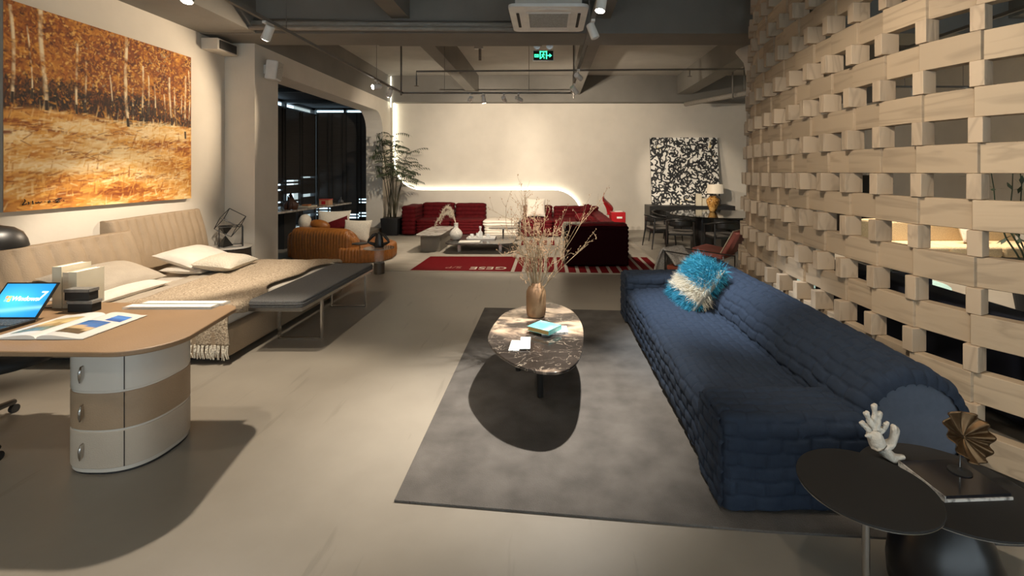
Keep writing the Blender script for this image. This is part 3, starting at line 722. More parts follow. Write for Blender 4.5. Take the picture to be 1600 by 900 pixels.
# ---------------------------------------------------------------- grey rug, blue sofa
M['rug'] = mat('charcoal_rug', (.11,.10,.09), .95, spec=.15, noise=(5,.35,(1,1,1)), bump=(180,.5))
tag(MB().prism([(-.77,2.33),(1.0,2.13),(2.13,2.05),(2.13,5.42),(-.77,5.63)], .0, .012).build('area_rug', M['rug'], bevel=.003), 'large charcoal grey rug under the marble table and blue sofa', 'rug')
M['navy'] = mat('navy_velvet', (.019,.028,.046), .9, spec=.15, noise=(30,.18,(1,1,1)), bump=(220,.15), sheen=.12)
M['navy_plain'] = mat('navy_lining', (.075,.09,.12), .8, noise=(40,.1,(1,1,1)))
def puff(a, b, la=.135, lb=.068, amp=.011):
    b = b+.006*np.sin(a*13)+.004*np.sin(a*31+b*7)
    j = np.floor(b/lb); fb = b/lb-j; off = np.where(j % 2 == 0, 0, la/2)+.008*np.sin(j*2.3)
    ia = np.floor((a+off)/la); fa = (a+off)/la-ia
    h = (1-np.abs(2*fa-1)**6)*(1-np.abs(2*fb-1)**4)
    tilt = .25*(fa-.5)+.15*np.sin(ia*7.1+j*3.3)   # woven strips dive under their neighbours
    return 1.6*amp*(h**.5)*(1+tilt)
def weave(prof, y0, y1, res=.0075, amp=.011, endr=0, swap=False, la=.135):
    """prof: list of (x,z) open path, outside on its left; swept along y"""
    P = np.array(prof); d = np.r_[0, np.cumsum(np.hypot(*np.diff(P, axis=0).T))]
    n = int(d[-1]/res); s = np.linspace(0, d[-1], n); X = np.interp(s, d, P[:,0]); Z = np.interp(s, d, P[:,1])
    k = np.ones(7)/7
    X[3:-3] = np.convolve(X, k, 'valid'); Z[3:-3] = np.convolve(Z, k, 'valid')
    tx, tz = np.gradient(X), np.gradient(Z); l = np.hypot(tx, tz); nx, nz = -tz/l, tx/l
    Y = np.arange(y0, y1+res/2, res)
    A, Sg = np.meshgrid(Y, s, indexing='ij'); H_ = puff(A, Sg, la=la, amp=amp) if not swap else puff(Sg, A, la=la, amp=amp)
    e = np.zeros_like(Y)
    if endr: 
        q_ = np.minimum(Y-y0, y1-Y); e = -(endr-np.sqrt(np.maximum(0, endr**2-np.maximum(0, endr-q_)**2)))
    H_ = H_+e[:,None]
    return np.dstack([X[None]+nx[None]*H_, A, Z[None]+nz[None]*H_])
def arcp(cx, cz, r, a0, a1, n=12): return [(cx+r*math.cos(math.radians(a)), cz+r*math.sin(math.radians(a))) for a in np.linspace(a0, a1, n)]
sofa = thing('sofa', 'long navy blue sofa with woven basket quilting on the grey rug', 'sofa', (1.5,3.8,.012))
SX0, SX1, SY0, SY1 = .86, 1.56, 2.60, 5.06
# seat, outside is on the left of the path, so it runs from floor up and over to the back
prof = [(SX0,.05)]+[(SX0,.27)]+arcp(SX0+.10,.28,.10,180,90,8)+[(SX0+.3,.39),(SX1,.375)]
def out_left(prof): return [(x, z) for x, z in prof]
mb = MB().grid(weave(out_left(prof), SY0, SY1)); 
mb.build('seat', M['navy'], sofa, smooth=True)
# bolster back
cxb, czb, rb = 1.79, .385, .285
prof = arcp(cxb, czb, rb, 215, -60, 40)
bo = weave(prof, 2.27, 5.40, endr=.07, la=.15, amp=.013)
MB().grid(bo).build('backrest', M['navy'], sofa, smooth=True)
for yy, nm in ((2.285,'end_panel'),(5.385,'end_panel')):
    ring = [(cxb+(rb-.05)*math.cos(t), yy, czb+(rb-.05)*math.sin(t)) for t in np.linspace(0, 2*PI, 40, endpoint=False)]
    ring2 = [(cxb+(rb-.0)*math.cos(t), yy+(.04 if yy < 3 else -.04), czb+(rb-.0)*math.sin(t)) for t in np.linspace(0, 2*PI, 40, endpoint=False)]
    MB().loft([ring2, ring] if 1 else []).build(nm, M['navy_plain'], sofa, smooth=False, bevel=.01)
MB().box(1.5,2.02,2.34,5.32,.03,.30).build('back_base', M['navy'], sofa, bevel=.03)
# arms: profile swept along x => build in swapped axes
def arm(y0, y1, x0, x1, zt, r, flip):
    prof = [(y0,.03),(y0,zt-r)]+arcp(y0+r,zt-r,r,180,90,8)+arcp(y1-r,zt-r,r,90,0,8)+[(y1,zt-r),(y1,.03)]
    G_ = weave(prof, x0, x1, endr=.045, amp=.009, la=.14)
    G_ = G_[...,[1,0,2]]
    # end caps facing the room
    mb = MB().grid(G_)
    n = 60; yy = np.linspace(y0+.012, y1-.012, n); zz = np.linspace(.03, zt-.012, n)
    Yg, Zg = np.meshgrid(yy, zz, indexing='ij')
    rr_ = np.maximum(0, np.maximum(np.abs(Yg-(y0+y1)/2)-((y1-y0)/2-r), 0)**2+np.maximum(Zg-(zt-r), 0)**2)**.5
    sc_ = np.where(rr_ > r-.012, (r-.012)/np.maximum(rr_, 1e-6), 1)
    Yc = np.clip(Yg, y0+r, y1-r); Zc = np.minimum(Zg, zt-r)
    Yg2 = Yc+(Yg-Yc)*sc_; Zg2 = Zc+(Zg-Zc)*sc_
    ed = np.minimum(1, np.minimum.reduce([Yg2-y0, y1-Yg2, zt-Zg2])/.05)
    Xg = x0+.02-.03*np.sqrt(np.clip(1-(1-ed)**2, 0, 1))-puff(Yg, Zg, amp=.008)+.008
    mb.grid(np.dstack([Xg, Yg2, Zg2]))
    return mb
arm(2.24, 2.61, .84, 1.62, .455, .055, 0).build('armrest', M['navy'], sofa, smooth=True)
arm(5.02, 5.40, .84, 1.62, .515, .055, 0).build('armrest', M['navy'], sofa, smooth=True)
MB().box(.92,2.0,2.32,5.32,.012,.07).build('plinth', M['blackm'], sofa)
# shaggy cushion
def fur(center_fn, n, length, wid, seed, curl=.5):
    g_ = np.random.default_rng(seed); mb = MB()
    for i in range(n):
        p, nr = center_fn(g_); p = Vector(p); nr = Vector(nr).normalized()
        rnd = Vector(g_.normal(0, .55, 3)); d_ = (nr+rnd*.75+Vector((0,0,-.35))).normalized(); l = length*(.6+.7*g_.random())
        side = d_.cross(Vector(g_.normal(0,1,3))).normalized()*wid
        c1 = p+d_*l*.5; d2 = (d_+Vector((0,0,-.8))*curl+Vector(g_.normal(0,.3,3))).normalized(); c2 = c1+d2*l*.5
        mb.add([p-side, p+side, c1+side*.8, c1-side*.8, c2], [(0,1,2,3),(3,2,4)])
    return mb
M['furT'] = mat('turquoise_fur', (.008,.20,.31), .7, noise=(40,.5,(1,1,1)), sheen=.2)
M['furT2'] = mat('pale_turquoise_fur', (.05,.34,.42), .7, noise=(40,.5,(1,1,1)))
M['furC'] = mat('cream_fur', (.62,.55,.42), .8, noise=(40,.25,(1,1,1)))
pil = thing('shaggy_cushion', 'shaggy turquoise and cream long pile cushion at the far end of the blue sofa', 'cushion', (1.45,4.72,.39))
Mx = put((1.42,4.50,.57), (0, -.90, .06))
base = pillow_mb(.48,.62,.18).xf(Mx); base.build('cover', M['furC'], pil, smooth=True)
def band(u0, u1):
    def f(g_):
        u = u0+(u1-u0)*g_.random(); v = g_.random()*2-1; s_ = 1 if g_.random() < .8 else -1
        zz = .085*max(0,(1-abs(u)**2.6)*(1-abs(v)**2.6))**.5
        return Mx@Vector((.24*u, .31*v, s_*zz)), Mx.to_3x3()@Vector((u*.35, v*.35, s_*(1.1-max(abs(u),abs(v))*.7)))
    return f
a_ = fur(band(.0,1.0), 3300, .095, .0022, 1); b_ = fur(band(-1,-.52), 1600, .09, .0022, 4)
a_.add(b_.v, b_.f); tag(a_.build('turquoise_pile', M['furT'], pil), kind='stuff')
tag(fur(band(.2,1.0), 700, .10, .0018, 2).build('pale_tips', M['furT2'], pil), kind='stuff')
tag(fur(band(-.52,.0), 2000, .09, .0022, 3).build('cream_pile', M['furC'], pil), kind='stuff')
# ---------------------------------------------------------------- marble table
def marble():
    m = bpy.data.materials.new('brown_marble'); m.use_nodes = True; nt = m.node_tree; b = nt.nodes['Principled BSDF']
    tc = nt.nodes.new('ShaderNodeTexCoord'); mp = nt.nodes.new('ShaderNodeMapping'); mp.inputs['Scale'].default_value = (1,1.5,1); mp.inputs['Rotation'].default_value = (0,0,.35)
    nt.links.new(tc.outputs['Object'], mp.inputs[0])
    n = nt.nodes.new('ShaderNodeTexNoise'); n.inputs['Scale'].default_value = 2.4; n.inputs['Detail'].default_value = 9; n.inputs['Distortion'].default_value = .7; nt.links.new(mp.outputs[0], n.inputs[0])
    r = nt.nodes.new('ShaderNodeValToRGB'); nt.links.new(n.outputs[0], r.inputs[0]); e = r.color_ramp.elements
    while len(e) < 6: e.new(.5)
    for el, (p, c) in zip(e, [(.30,(.020,.016,.014)),(.46,(.035,.028,.024)),(.52,(.12,.09,.07)),(.57,(.36,.27,.19)),(.64,(.50,.39,.28)),(.72,(.10,.08,.065))]): el.position = p; el.color = (*c,1)
    # patches follow the far part of the slab
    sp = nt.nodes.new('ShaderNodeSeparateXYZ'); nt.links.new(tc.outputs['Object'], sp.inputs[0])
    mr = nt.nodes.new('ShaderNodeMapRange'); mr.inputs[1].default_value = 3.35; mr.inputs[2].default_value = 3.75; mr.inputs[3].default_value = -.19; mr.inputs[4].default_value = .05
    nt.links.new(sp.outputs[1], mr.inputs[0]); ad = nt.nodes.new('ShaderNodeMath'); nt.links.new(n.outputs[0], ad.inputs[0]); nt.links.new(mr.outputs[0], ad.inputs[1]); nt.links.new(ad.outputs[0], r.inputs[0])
    # thin veins
    v = nt.nodes.new('ShaderNodeTexNoise'); v.inputs['Scale'].default_value = 3.5; v.inputs['Detail'].default_value = 9; v.inputs['Distortion'].default_value = 2.5; nt.links.new(mp.outputs[0], v.inputs[0])
    s_ = nt.nodes.new('ShaderNodeMath'); s_.operation = 'SUBTRACT'; s_.inputs[1].default_value = .5; nt.links.new(v.outputs[0], s_.inputs[0])
    ab = nt.nodes.new('ShaderNodeMath'); ab.operation = 'ABSOLUTE'; nt.links.new(s_.outputs[0], ab.inputs[0])
    vr = nt.nodes.new('ShaderNodeMapRange'); vr.inputs[1].default_value = 0; vr.inputs[2].default_value = .006; vr.inputs[3].default_value = .55; vr.inputs[4].default_value = 0; nt.links.new(ab.outputs[0], vr.inputs[0])
    mx = nt.nodes.new('ShaderNodeMix'); mx.data_type = 'RGBA'; nt.links.new(vr.outputs[0], mx.inputs[0]); nt.links.new(r.outputs[0], mx.inputs[6]); mx.inputs[7].default_value = (.62,.52,.40,1)
    nt.links.new(mx.outputs[2], b.inputs['Base Color']); b.inputs['Roughness'].default_value = .12; return m
M['marble'] = marble()
def inv(x, y, z): Y = 730*(1.65-z)/(y-268); return ((x-857)/730*Y, Y)
ctrl = [(-.445,3.43),(-.43,3.85),(-.34,4.15),(-.04,4.40),(.18,4.20),(.265,3.85),(.26,3.45),(.195,3.05),(.06,2.87),(-.14,2.92),(-.32,3.12)]
cp = np.array(ctrl); n_ = len(cp); pts = []
for i in range(n_):
    p0, p1, p2, p3 = cp[i-1], cp[i], cp[(i+1)%n_], cp[(i+2)%n_]
    for t in np.linspace(0, 1, 8, endpoint=False):
        pts.append(tuple(.5*((2*p1)+(-p0+p2)*t+(2*p0-5*p1+4*p2-p3)*t*t+(-p0+3*p1-3*p2+p3)*t**3)))
pts = pts[::-1]
tb = thing('marble_coffee_table', 'dark veined marble coffee table of rounded outline on the grey rug', 'coffee table', (-.08,3.6,.012))
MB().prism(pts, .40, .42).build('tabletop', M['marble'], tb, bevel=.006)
for (x, y) in ((-.06,3.40),(.10,3.90),(-.25,3.85)):
    MB().lathe([(.022,.012),(.028,.20),(.034,.398)], (x,y,0), 24).build('leg', M['black'], tb, smooth=False)
# vase with twigs
v = thing('ceramic_vase', 'matt brown stoneware bottle vase on the marble table', 'vase', (-.10,3.97,.42))
M['clay'] = ramp_mat('brown_clay', [(.3,(.16,.085,.04)),(.5,(.20,.11,.05)),(.62,(.30,.19,.10))], 9, (1,1,.6), .7, bump=.3)
VX, VY = -.105, 3.97
MB().lathe([(.055,0),(.077,.012),(.083,.05),(.084,.17),(.082,.215),(.066,.25),(.042,.268),(.038,.285),(.031,.285),(.030,.262)], (VX,VY,.42), 36).build('body', M['clay'], v, smooth=True)
tw = thing('dried_branches', 'bundle of dried pale twigs standing in the brown vase', 'branches', (VX,VY,.5))
M['twig'] = mat('dry_twig', (.30,.21,.12), .8); M['bud'] = mat('dry_bud', (.42,.26,.15), .8)
g_ = np.random.default_rng(5); tm = MB(); bm_ = MB()
def branch(p, d_, l, r, lvl):
    pts_ = [Vector(p)]; dd = Vector(d_).normalized(); n = 6; rs = [r]
    for i in range(n):
        dd = (dd+Vector(g_.normal(0,.07,3))+Vector((0,0,.02))).normalized(); pts_.append(pts_[-1]+dd*l/n); rs.append(r*(1-.8*(i+1)/n)+.0004)
        if lvl < 2 and i >= 1 and g_.random() < .8:
            sd = (dd+Vector(g_.normal(0,.5,3))).normalized(); branch(pts_[-1], sd, l*(.28+.2*g_.random()), r*.5, lvl+1)
        if i > 1 and g_.random() < .38:
            q_ = pts_[-1]+Vector(g_.normal(0,.006,3)); bm_.sphere(q_, (.0035,.0035,.008), 5, 4)
    tm.tube(pts_, rs, 5)
for i in range(21):
    a = g_.random()*2*PI; tl = .12+.22*g_.random()
    branch((VX+.015*math.cos(a),VY+.015*math.sin(a),.60), (math.cos(a)*tl,math.sin(a)*tl*.6,1), .42+.25*g_.random(), .0042, 0)
branch((VX+.01,VY,.60),(.46,-.1,.55),.62,.0036,0); branch((VX+.01,VY,.60),(.40,-.15,.60),.72,.0036,0)
branch((VX,VY,.60),(-.2,-.1,.9),.55,.003,0)
tm.build('stems', M['twig'], tw); tag(bm_.build('buds', M['bud'], tw), kind='stuff')
# books and tile samples
def book(name, c, size, rz, cover, pages, label, cat='book', grp=None, spine='y-'):
    w_, d_, h_ = size; t = thing(name, label, cat, c, grp)
    R = Matrix.Translation(c) @ Matrix.Rotation(rz, 4, 'Z')
    MB().box(-w_/2,w_/2,-d_/2,d_/2,0,.003).box(-w_/2,w_/2,-d_/2,d_/2,h_-.003,h_).box(-w_/2,w_/2,-d_/2,-d_/2+.003,0,h_).xf(R).build('cover', cover, t)
    MB().box(-w_/2+.004,w_/2-.004,-d_/2+.003,d_/2-.004,.003,h_-.003).xf(R).build('pages', pages, t); return t, R
M['paper'] = mat('paper', (.74,.71,.64), .8, noise=(3,.05,(1,1,60)))
M['cream'] = mat('cream_board', (.70,.62,.46), .7)
M['teal'] = ramp_mat('teal_cover', [(.4,(.10,.42,.40)),(.6,(.22,.55,.50)),(.7,(.55,.72,.62))], 9, rough=.35)
M['gold'] = mat('gilt_edge', (.45,.30,.10), .5, metal=.3, noise=(8,.5,(1,1,30)))
M['whitebook'] = ramp_mat('printed_white', [(.3,(.12,.12,.12)),(.40,(.74,.73,.70)),(.9,(.80,.79,.76))], 16, rough=.45, detail=3)
book('book', (.045,3.59,.4205), (.20,.15,.018), .05, M['whitebook'], M['paper'], 'white book lying under the turquoise one on the marble table')
bk, R = book('book', (-.03,3.57,.4395), (.17,.20,.034), .95, M['teal'], M['gold'], 'turquoise book with gilt page edges lying on top beside the vase')
M['tilew'] = ramp_mat('printed_sheet', [(.32,(.18,.18,.18)),(.38,(.76,.76,.73)),(.9,(.82,.82,.80))], 30, rough=.4, detail=2)
for (px, lb, rz) in ((-.235,'left white sample card with small drawings near the front edge of the marble table',-.04),(-.165,'right white sample card with small drawings, overlapping the left one',.02)):
    t = thing('sample_card', lb, 'card', (px,3.30 if px < -.2 else 3.33,.4205), 'white sample cards on the marble table')
    R = put((px,3.30 if px < -.2 else 3.33,.4205 if px < -.2 else .4265), (0,0,rz))
    MB().box(-.036,.036,-.10 if px < -.2 else -.115,.09 if px < -.2 else .11,0,.005).xf(R).build('card', M['tilew'], t, bevel=.001)
    MB().box(-.030,.030,-.09,.08,.005,.0055).xf(R).build('print', M['whitebook'], t)
# ---------------------------------------------------------------- black side tables
def disc_table(label, x, y, z, r, kind):
    t = thing('side_table', label, 'side table', (x,y,0), 'round black side tables')
    MB().lathe([(r-.03,-.012),(r,-.006),(r,0),(r-.002,.001)], (x,y,z), 64).build('tabletop', M['blackm'], t, smooth=False)
    MB().lathe([(r-.03,-.014),(r+.001,-.0085),(r+.001,-.006),(r-.03,-.0115)], (x,y,z), 64).build('rim', M['chrome'], t)
    if kind == 'pole':
        MB().tube([(x,y,.03),(x,y,z-.012)], .013, 20).build('pole', M['chrome'], t, smooth=False)
        MB().lathe([(.15,0),(.155,.006),(.14,.014),(.06,.03),(.02,.045)], (x,y,0), 40).build('base', M['black'], t, smooth=True)
    else:
        MB().lathe([(.16,0),(.185,.01),(.19,.08),(.18,.16),(.15,.24),(.10,.32),(.06,.37),(.05,z-.012)], (x,y,0), 48).build('bell_base', mat('black_gloss',(.010,.009,.009),.28), t, smooth=True)
    return t
disc_table('round black side table on a slim steel pole, nearer the viewer', 1.165, 1.715, .50, .226, 'pole')
disc_table('round black side table on a heavy bell base, behind the pole one', 1.555, 1.835, .42, .285, 'bell')
# coral
co = thing('coral_ornament', 'white coral ornament standing behind the near black side table', 'ornament', (1.41,1.98,.421))
M['coral'] = mat('coral', (.62,.56,.47), .9, noise=(30,.15,(1,1,1)), bump=(60,.6))
bmc = bmesh.new(); V = []; Ed = []; Rd = []
def addv(p, r, par=None):
    V.append(p); Rd.append(r)
    if par is not None: Ed.append((par, len(V)-1))
    return len(V)-1
bx, by, bz = 1.42, 1.985, .44
root_ = addv((bx,by,bz), .040); a1 = addv((bx-.02,by,bz+.045), .048, root_); a2 = addv((bx-.03,by,bz+.085), .038, a1)
for dx, dz, l, r in ((-.6,.6,.07,.013),(-.3,1,.09,.015),(.0,1,.12,.015),(.30,1,.10,.016),(-.9,.2,.05,.012),(.6,.7,.07,.014)):
    q0 = a2; p = Vector(V[a2]); d_ = Vector((dx,0,dz)).normalized()
    for s_ in range(3):
        p = p+d_*l/3+Vector(g_.normal(0,.004,3)); q0 = addv(tuple(p), r*(1-.1*s_), q0)
        if s_ > 0:
            for k in (-1,1):
                pp = p+Vector((k*.013,.008*k,.012)); addv(tuple(pp), r*.62, q0)
b1 = addv((bx+.04,by,bz+.06), .02, a1); b2_ = addv((bx+.055,by,bz+.11), .016, b1); addv((bx+.07,by,bz+.13), .012, b2_); addv((bx+.04,by,bz+.14), .011, b2_)
c1_ = addv((bx+.05,by-.01,bz+.005), .017, root_); addv((bx+.085,by-.015,bz+.012), .012, c1_)
me = bpy.data.meshes.new('coral'); me.from_pydata(V, Ed, []); o = bpy.data.objects.new('coral_body', me); C.objects.link(o)
sk = o.modifiers.new('skin', 'SKIN'); 
for i, sv in enumerate(me.skin_vertices[0].data): sv.radius = (Rd[i], Rd[i]*.8); sv.use_root = (i == 0)
o.modifiers.new('sub', 'SUBSURF').render_levels = 2
dg = bpy.context.evaluated_depsgraph_get(); mev = bpy.data.meshes.new_from_object(o.evaluated_get(dg)); bpy.data.objects.remove(o)
mb = MB(); mb.v = [tuple(v_.co) for v_ in mev.vertices]; mb.f = [tuple(p.vertices) for p in mev.polygons]
zmin = min(p[2] for p in mb.v); mb.v = [(p[0],p[1],p[2]-zmin+.421) for p in mb.v]
mb.build('coral_body', M['coral'], co, smooth=True)
# bronze leaf ornament on a flat glass topped box
fb = thing('display_box', 'flat dark box with pale marbled edge lying on the bell based black table', 'box', (1.62,1.86,.421))
R = put((1.60,1.85,.421), (0,0,.05))
MB().box(-.13,.13,-.105,.105,0,.022).xf(R).build('body', mat('box_black',(.015,.015,.018),.12), fb)
MB().box(-.134,-.130,-.109,.109,0,.022).box(-.13,.134,-.109,-.105,0,.010).xf(R).build('frame', ramp_mat('pale_edge',[(.35,(.12,.1,.09)),(.55,(.62,.58,.52))],40,rough=.4), fb)
lf = thing('bronze_leaf', 'bronze fluted leaf ornament on a thin stem above the flat box', 'ornament', (1.665,1.885,.443))
M['bronze'] = mat('bronze', (.13,.075,.035), .38, metal=.85, noise=(25,.4,(1,1,1)))
lx, ly, lz = 1.655, 1.88, .443
MB().lathe([(.038,0),(.040,.004),(.012,.008),(.006,.016)], (lx,ly,lz), 24).build('foot', M['blackm'], lf)
MB().tube([(lx,ly,lz+.01),(lx,ly,lz+.09)], .0035, 8).build('stem', M['chrome'], lf)
cM = put((lx+.005,ly-.01,lz+.145), (1.15,.25,.15))
G_ = []
for i in range(15):
    rr_ = .003+.098*i/14
    G_.append([(rr_*math.cos(t)*1.08*(1+.03*math.sin(7*t)), rr_*math.sin(t)*.92, .028*(rr_/.1)**2+.011*(rr_/.1)*math.sin(11*t)+.012*math.sin(2*t)*(rr_/.1)**2) for t in np.linspace(0, 2*PI, 133)])
mb = MB().grid(np.array(G_)).xf(cM); mb.build('fluted_leaf', M['bronze'], lf, smooth=True, solid=.003)
# ---------------------------------------------------------------- desk
M['oak'] = mat('tan_leather_top', (.25,.155,.082), .42, noise=(3,.12,(1,1,1)), bump=(150,.15))
M['creamlq'] = mat('cream_lacquer', (.58,.53,.46), .16, coat=.3, noise=(2,.03,(1,1,1)))
M['creamm'] = mat('beige_leather', (.48,.40,.31), .6, noise=(8,.06,(1,1,1)), bump=(150,.15))
M['tan'] = mat('tan_leather', (.34,.235,.145), .5, noise=(8,.08,(1,1,1)), bump=(120,.2))
dk = thing('writing_desk', 'rounded tan leather topped writing desk on an oval drawer pedestal', 'desk', (-2.9,2.85,0))
top = []
for cx_, cy_, r_, a0 in ((-2.18,3.03,.13,0),(-4.3,3.18,.13,PI/2),(-4.3,2.5,.13,PI),(-2.20,2.56,.235,3*PI/2)):
    for i in range(9):
        t = a0+PI/2*i/8; top.append((cx_+r_*math.cos(t), cy_+r_*math.sin(t)))
MB().prism(top, .722, .75).build('desktop', M['oak'], dk, bevel=.008)
def oval(cx_, cy_, a, b, p=2.6, n=72, y0=0): return [(cx_+a*abs(math.cos(t))**(2/p)*(1 if math.cos(t) > 0 else -1), cy_+b*abs(math.sin(t))**(2/p)*(1 if math.sin(t) > 0 else -1)) for t in np.linspace(0, 2*PI, n, endpoint=False)]
ox, oy = -2.465, 2.78
MB().prism(oval(ox,oy,.240,.245), .012, .722).build('pedestal', M['creamlq'], dk, bevel=.006)
MB().prism(oval(ox,oy,.235,.235), 0, .02).build('plinth', M['blackm'], dk)
zs_ = [(.035,.235),(.245,.445),(.455,.655)]
for (z0, z1), m_ in zip(zs_, (M['creamm'],M['tan'],M['creamlq'])):
    dr = MB().prism(oval(ox,oy,.244,.249), z0, z1).build('drawer_band', m_, dk, bevel=.005)
    # vertical seam
    t0 = math.radians(-60)
    sx = ox+.2445*abs(math.cos(t0))**(2/2.6); sy = oy-.2495*abs(math.sin(t0))**(2/2.6)
    MB().obox((sx,sy,(z0+z1)/2), (.004,.004,z1-z0-.006), (0,0,.6)).build('seam', M['blackm'], dr)
    hx, hy = -2.525, 2.54
    hd = MB()
    pr = [(0,.0),(.010,-.018),(.018,-.045),(.012,-.072),(0,-.085)]
    L_ = [[(hx-.0,hy-.012,z1-.06),(hx+.012,hy-.022,z1-.06),(hx+.012,hy+.004,z1-.06)]]
    hd.tube([(hx,hy+.01,z1-.055),(hx+.002,hy-.02,z1-.062),(hx+.004,hy-.028,z1-.09),(hx-.002,hy-.022,z1-.125),(hx-.012,hy-.012,z1-.15)], [.003,.004,.008,.007,.003], 8)
    hd.build('handle', M['chrome'], dr, smooth=True)
# desk items
def upbook(x0, x1, y0, y1, h, cover, lb):
    t = thing('book', lb, 'book', ((x0+x1)/2,(y0+y1)/2,.751), 'pale upright books on the desk')
    MB().box(x0,x0+.003,y0,y1,.751,.751+h).box(x1-.003,x1,y0,y1,.751,.751+h).box(x0+.003,x1-.003,y0,y0+.003,.751,.751+h).build('cover', cover, t)
    MB().box(x0+.003,x1-.003,y0+.003,y1-.004,.755,.751+h-.004).build('pages', M['paper'], t)
M['spine'] = mat('aged_cover', (.60,.50,.36), .7, noise=(12,.15,(1,1,4)))
upbook(-3.262,-3.200,3.07,3.27,.272,M['cream'],'thick pale upright book at the left of the desk row')
upbook(-3.192,-3.148,3.07,3.25,.235,M['spine'],'narrow worn book in the middle of the desk row')
upbook(-3.144,-3.090,3.06,3.25,.240,M['cream'],'pale upright book at the right of the desk row, plain front cover showing')
t = thing('bookend', 'black metal bookend left of the pale books', 'bookend', (-3.29,3.15,.751))
MB().box(-3.36,-3.268,3.08,3.24,.751,.755).box(-3.272,-3.267,3.08,3.24,.751,.87).build('bracket', M['black'], t)
for z0, dx, lb in ((.751,.008,'lower small black storage box with woven lid beside the pale books'),(.825,-.012,'upper small black storage box stacked on the other')):
    t = thing('storage_box', lb, 'box', (-3.0,3.08,z0), 'stacked small black boxes on the desk')
    MB().box(-3.082+dx,-2.925+dx,2.985,3.05,z0,z0+.052).build('body', M['blackm'], t, bevel=.003)
    MB().box(-3.085+dx,-2.922+dx,2.982,3.053,z0+.052,z0+.072).build('lid', ramp_mat('woven_lid%d' % int(z0*1000),[(.45,(.012,.012,.012)),(.55,(.30,.28,.25))],70,rough=.5,kind='X',detail=0), t, bevel=.002)
# laptop
lp = thing('laptop', 'open black laptop with a blue start screen on the desk', 'laptop', (-3.22,2.7,.751))
MB().box(-3.39,-3.06,2.55,2.79,.751,.770).build('base', M['black'], lp, bevel=.004)
kb = MB()
for r in range(5):
    for c_ in range(13): kb.box(-3.377+c_*.0238,-3.377+c_*.0238+.0195,2.665+r*.0225,2.665+r*.0225+.0185,.770,.7728)
kb.build('keyboard', mat('keys',(.07,.07,.07),.5), lp)
MB().box(-3.27,-3.18,2.565,2.635,.770,.7708).build('touchpad', mat('pad',(.04,.04,.04),.4), lp)
sM = put((-3.225,2.79,.772), (PI/2-.66,0,0))
sM = Matrix.Translation((-3.225,2.79,.768)) @ Matrix.Rotation(PI/2-.62, 4, 'X')
MB().box(-.165,.165,0,.232,-.008,0).xf(sM).build('lid', M['black'], lp, bevel=.003)
hh, ww = 40, 60; v_, u_ = np.meshgrid(np.linspace(0,1,hh), np.linspace(0,1,ww), indexing='ij')
bl = np.zeros((hh,ww,3))+np.array((.01,.20,.55)); glow = np.exp(-((u_-.35)/.5)**2-((v_-.45)/.45)**2)
bl = mix(bl, (.06,.50,.85), glow); bl = mix(bl, (.35,.75,.95), np.exp(-((v_-.15-.15*u_)/.06)**2)*.5)
o = painted('screen', bl, (-.152,.012,.0008), (.152,.012,.0008), (-.152,.222,.0008), (0,0,1), vcol_mat('screen_glow', .3, .6), lp)
me = o.data
for v__ in me.vertices: v__.co = sM@v__.co
LW = emis('screen_white', (.8,.95,1), 1.3)
text_mesh('Windows', .042, sM@Matrix.Translation((.02,.125,.0016)), LW, 'screen_lettering', lp)
text_mesh('7', .085, sM@Matrix.Translation((.115,.14,.0016)), LW, 'screen_numeral', lp)
for k, (dx, dy, c_) in enumerate(((-.010,.010,(.9,.25,.08)),(.010,.010,(.3,.75,.15)),(-.010,-.010,(.15,.45,.95)),(.010,-.010,(.95,.75,.1)))):
    MB().box(-.085+dx-.008,-.085+dx+.008,.125+dy-.008,.125+dy+.008,.0012,.002).xf(sM).build('logo_pane', emis('logo%d' % k, c_, 1.2), lp)
# open magazine
mg = thing('open_magazine', 'open glossy magazine with landscape photographs on the desk', 'magazine', (-2.745,2.71,.751))
def page(x_in, x_out, name):
    U_ = np.linspace(0, 1, 24); Yv = np.linspace(2.50, 2.91, 24); g3 = np.zeros((24,24,3))
    for i, u in enumerate(U_):
        z = .756+.020*math.sin(PI*min(1,u*1.15)**.6)*(1-u*.3)
        for j, y in enumerate(Yv): g3[i,j] = (x_in+(x_out-x_in)*u+.02*(y-2.5)*-1, y, z)
    return g3
pm = mat('coated_paper', (.60,.59,.56), .35)
gR, gL = page(-2.745,-2.49,'r'), page(-2.745,-2.995,'l')
lo = gR.copy(); lo[...,2] = .751; 
MB().grid(gR).grid(gL).build('pages', pm, mg, smooth=True)
sd = MB()
for g3 in (gR, gL):
    for e_ in (g3[:,0], g3[:,-1], g3[-1]):
        P2 = e_.copy(); P2[:,2] = .7515; sd.grid(np.array([e_, P2]))
sd.build('page_edges', M['paper'], mg)
def photo(g3, i0, i1, j0, j1, name, top_c, low_c, mid):
    sub = g3[i0:i1+1, j0:j1+1].copy(); sub[...,2] += .0012; a_, b__ = sub.shape[:2]
    me = bpy.data.meshes.new(name); mb = MB().grid(sub); me.from_pydata(mb.v, [], mb.f); ca = me.color_attributes.new('paint','FLOAT_COLOR','POINT')
    col = np.zeros((a_,b__,4)); col[...,3] = 1; nz_ = smooth_noise(a_, b__, 3, 3, 4, 3)
    for j in range(b__):
        for i in range(a_):
            f = j/(b__-1)+.35*(nz_[i,j]-.5); c_ = top_c if f > .62 else (mid if f > .3 else low_c); col[i,j,:3] = np.array(c_)*(.75+.5*nz_[i,j])
    ca.data.foreach_set('color', col.astype(np.float32).ravel()); me.materials.append(vcol_mat('photo_print', .25)); me.shade_smooth()
    o = bpy.data.objects.new(name, me); C.objects.link(o); o.parent = mg; o.location = -mg.location
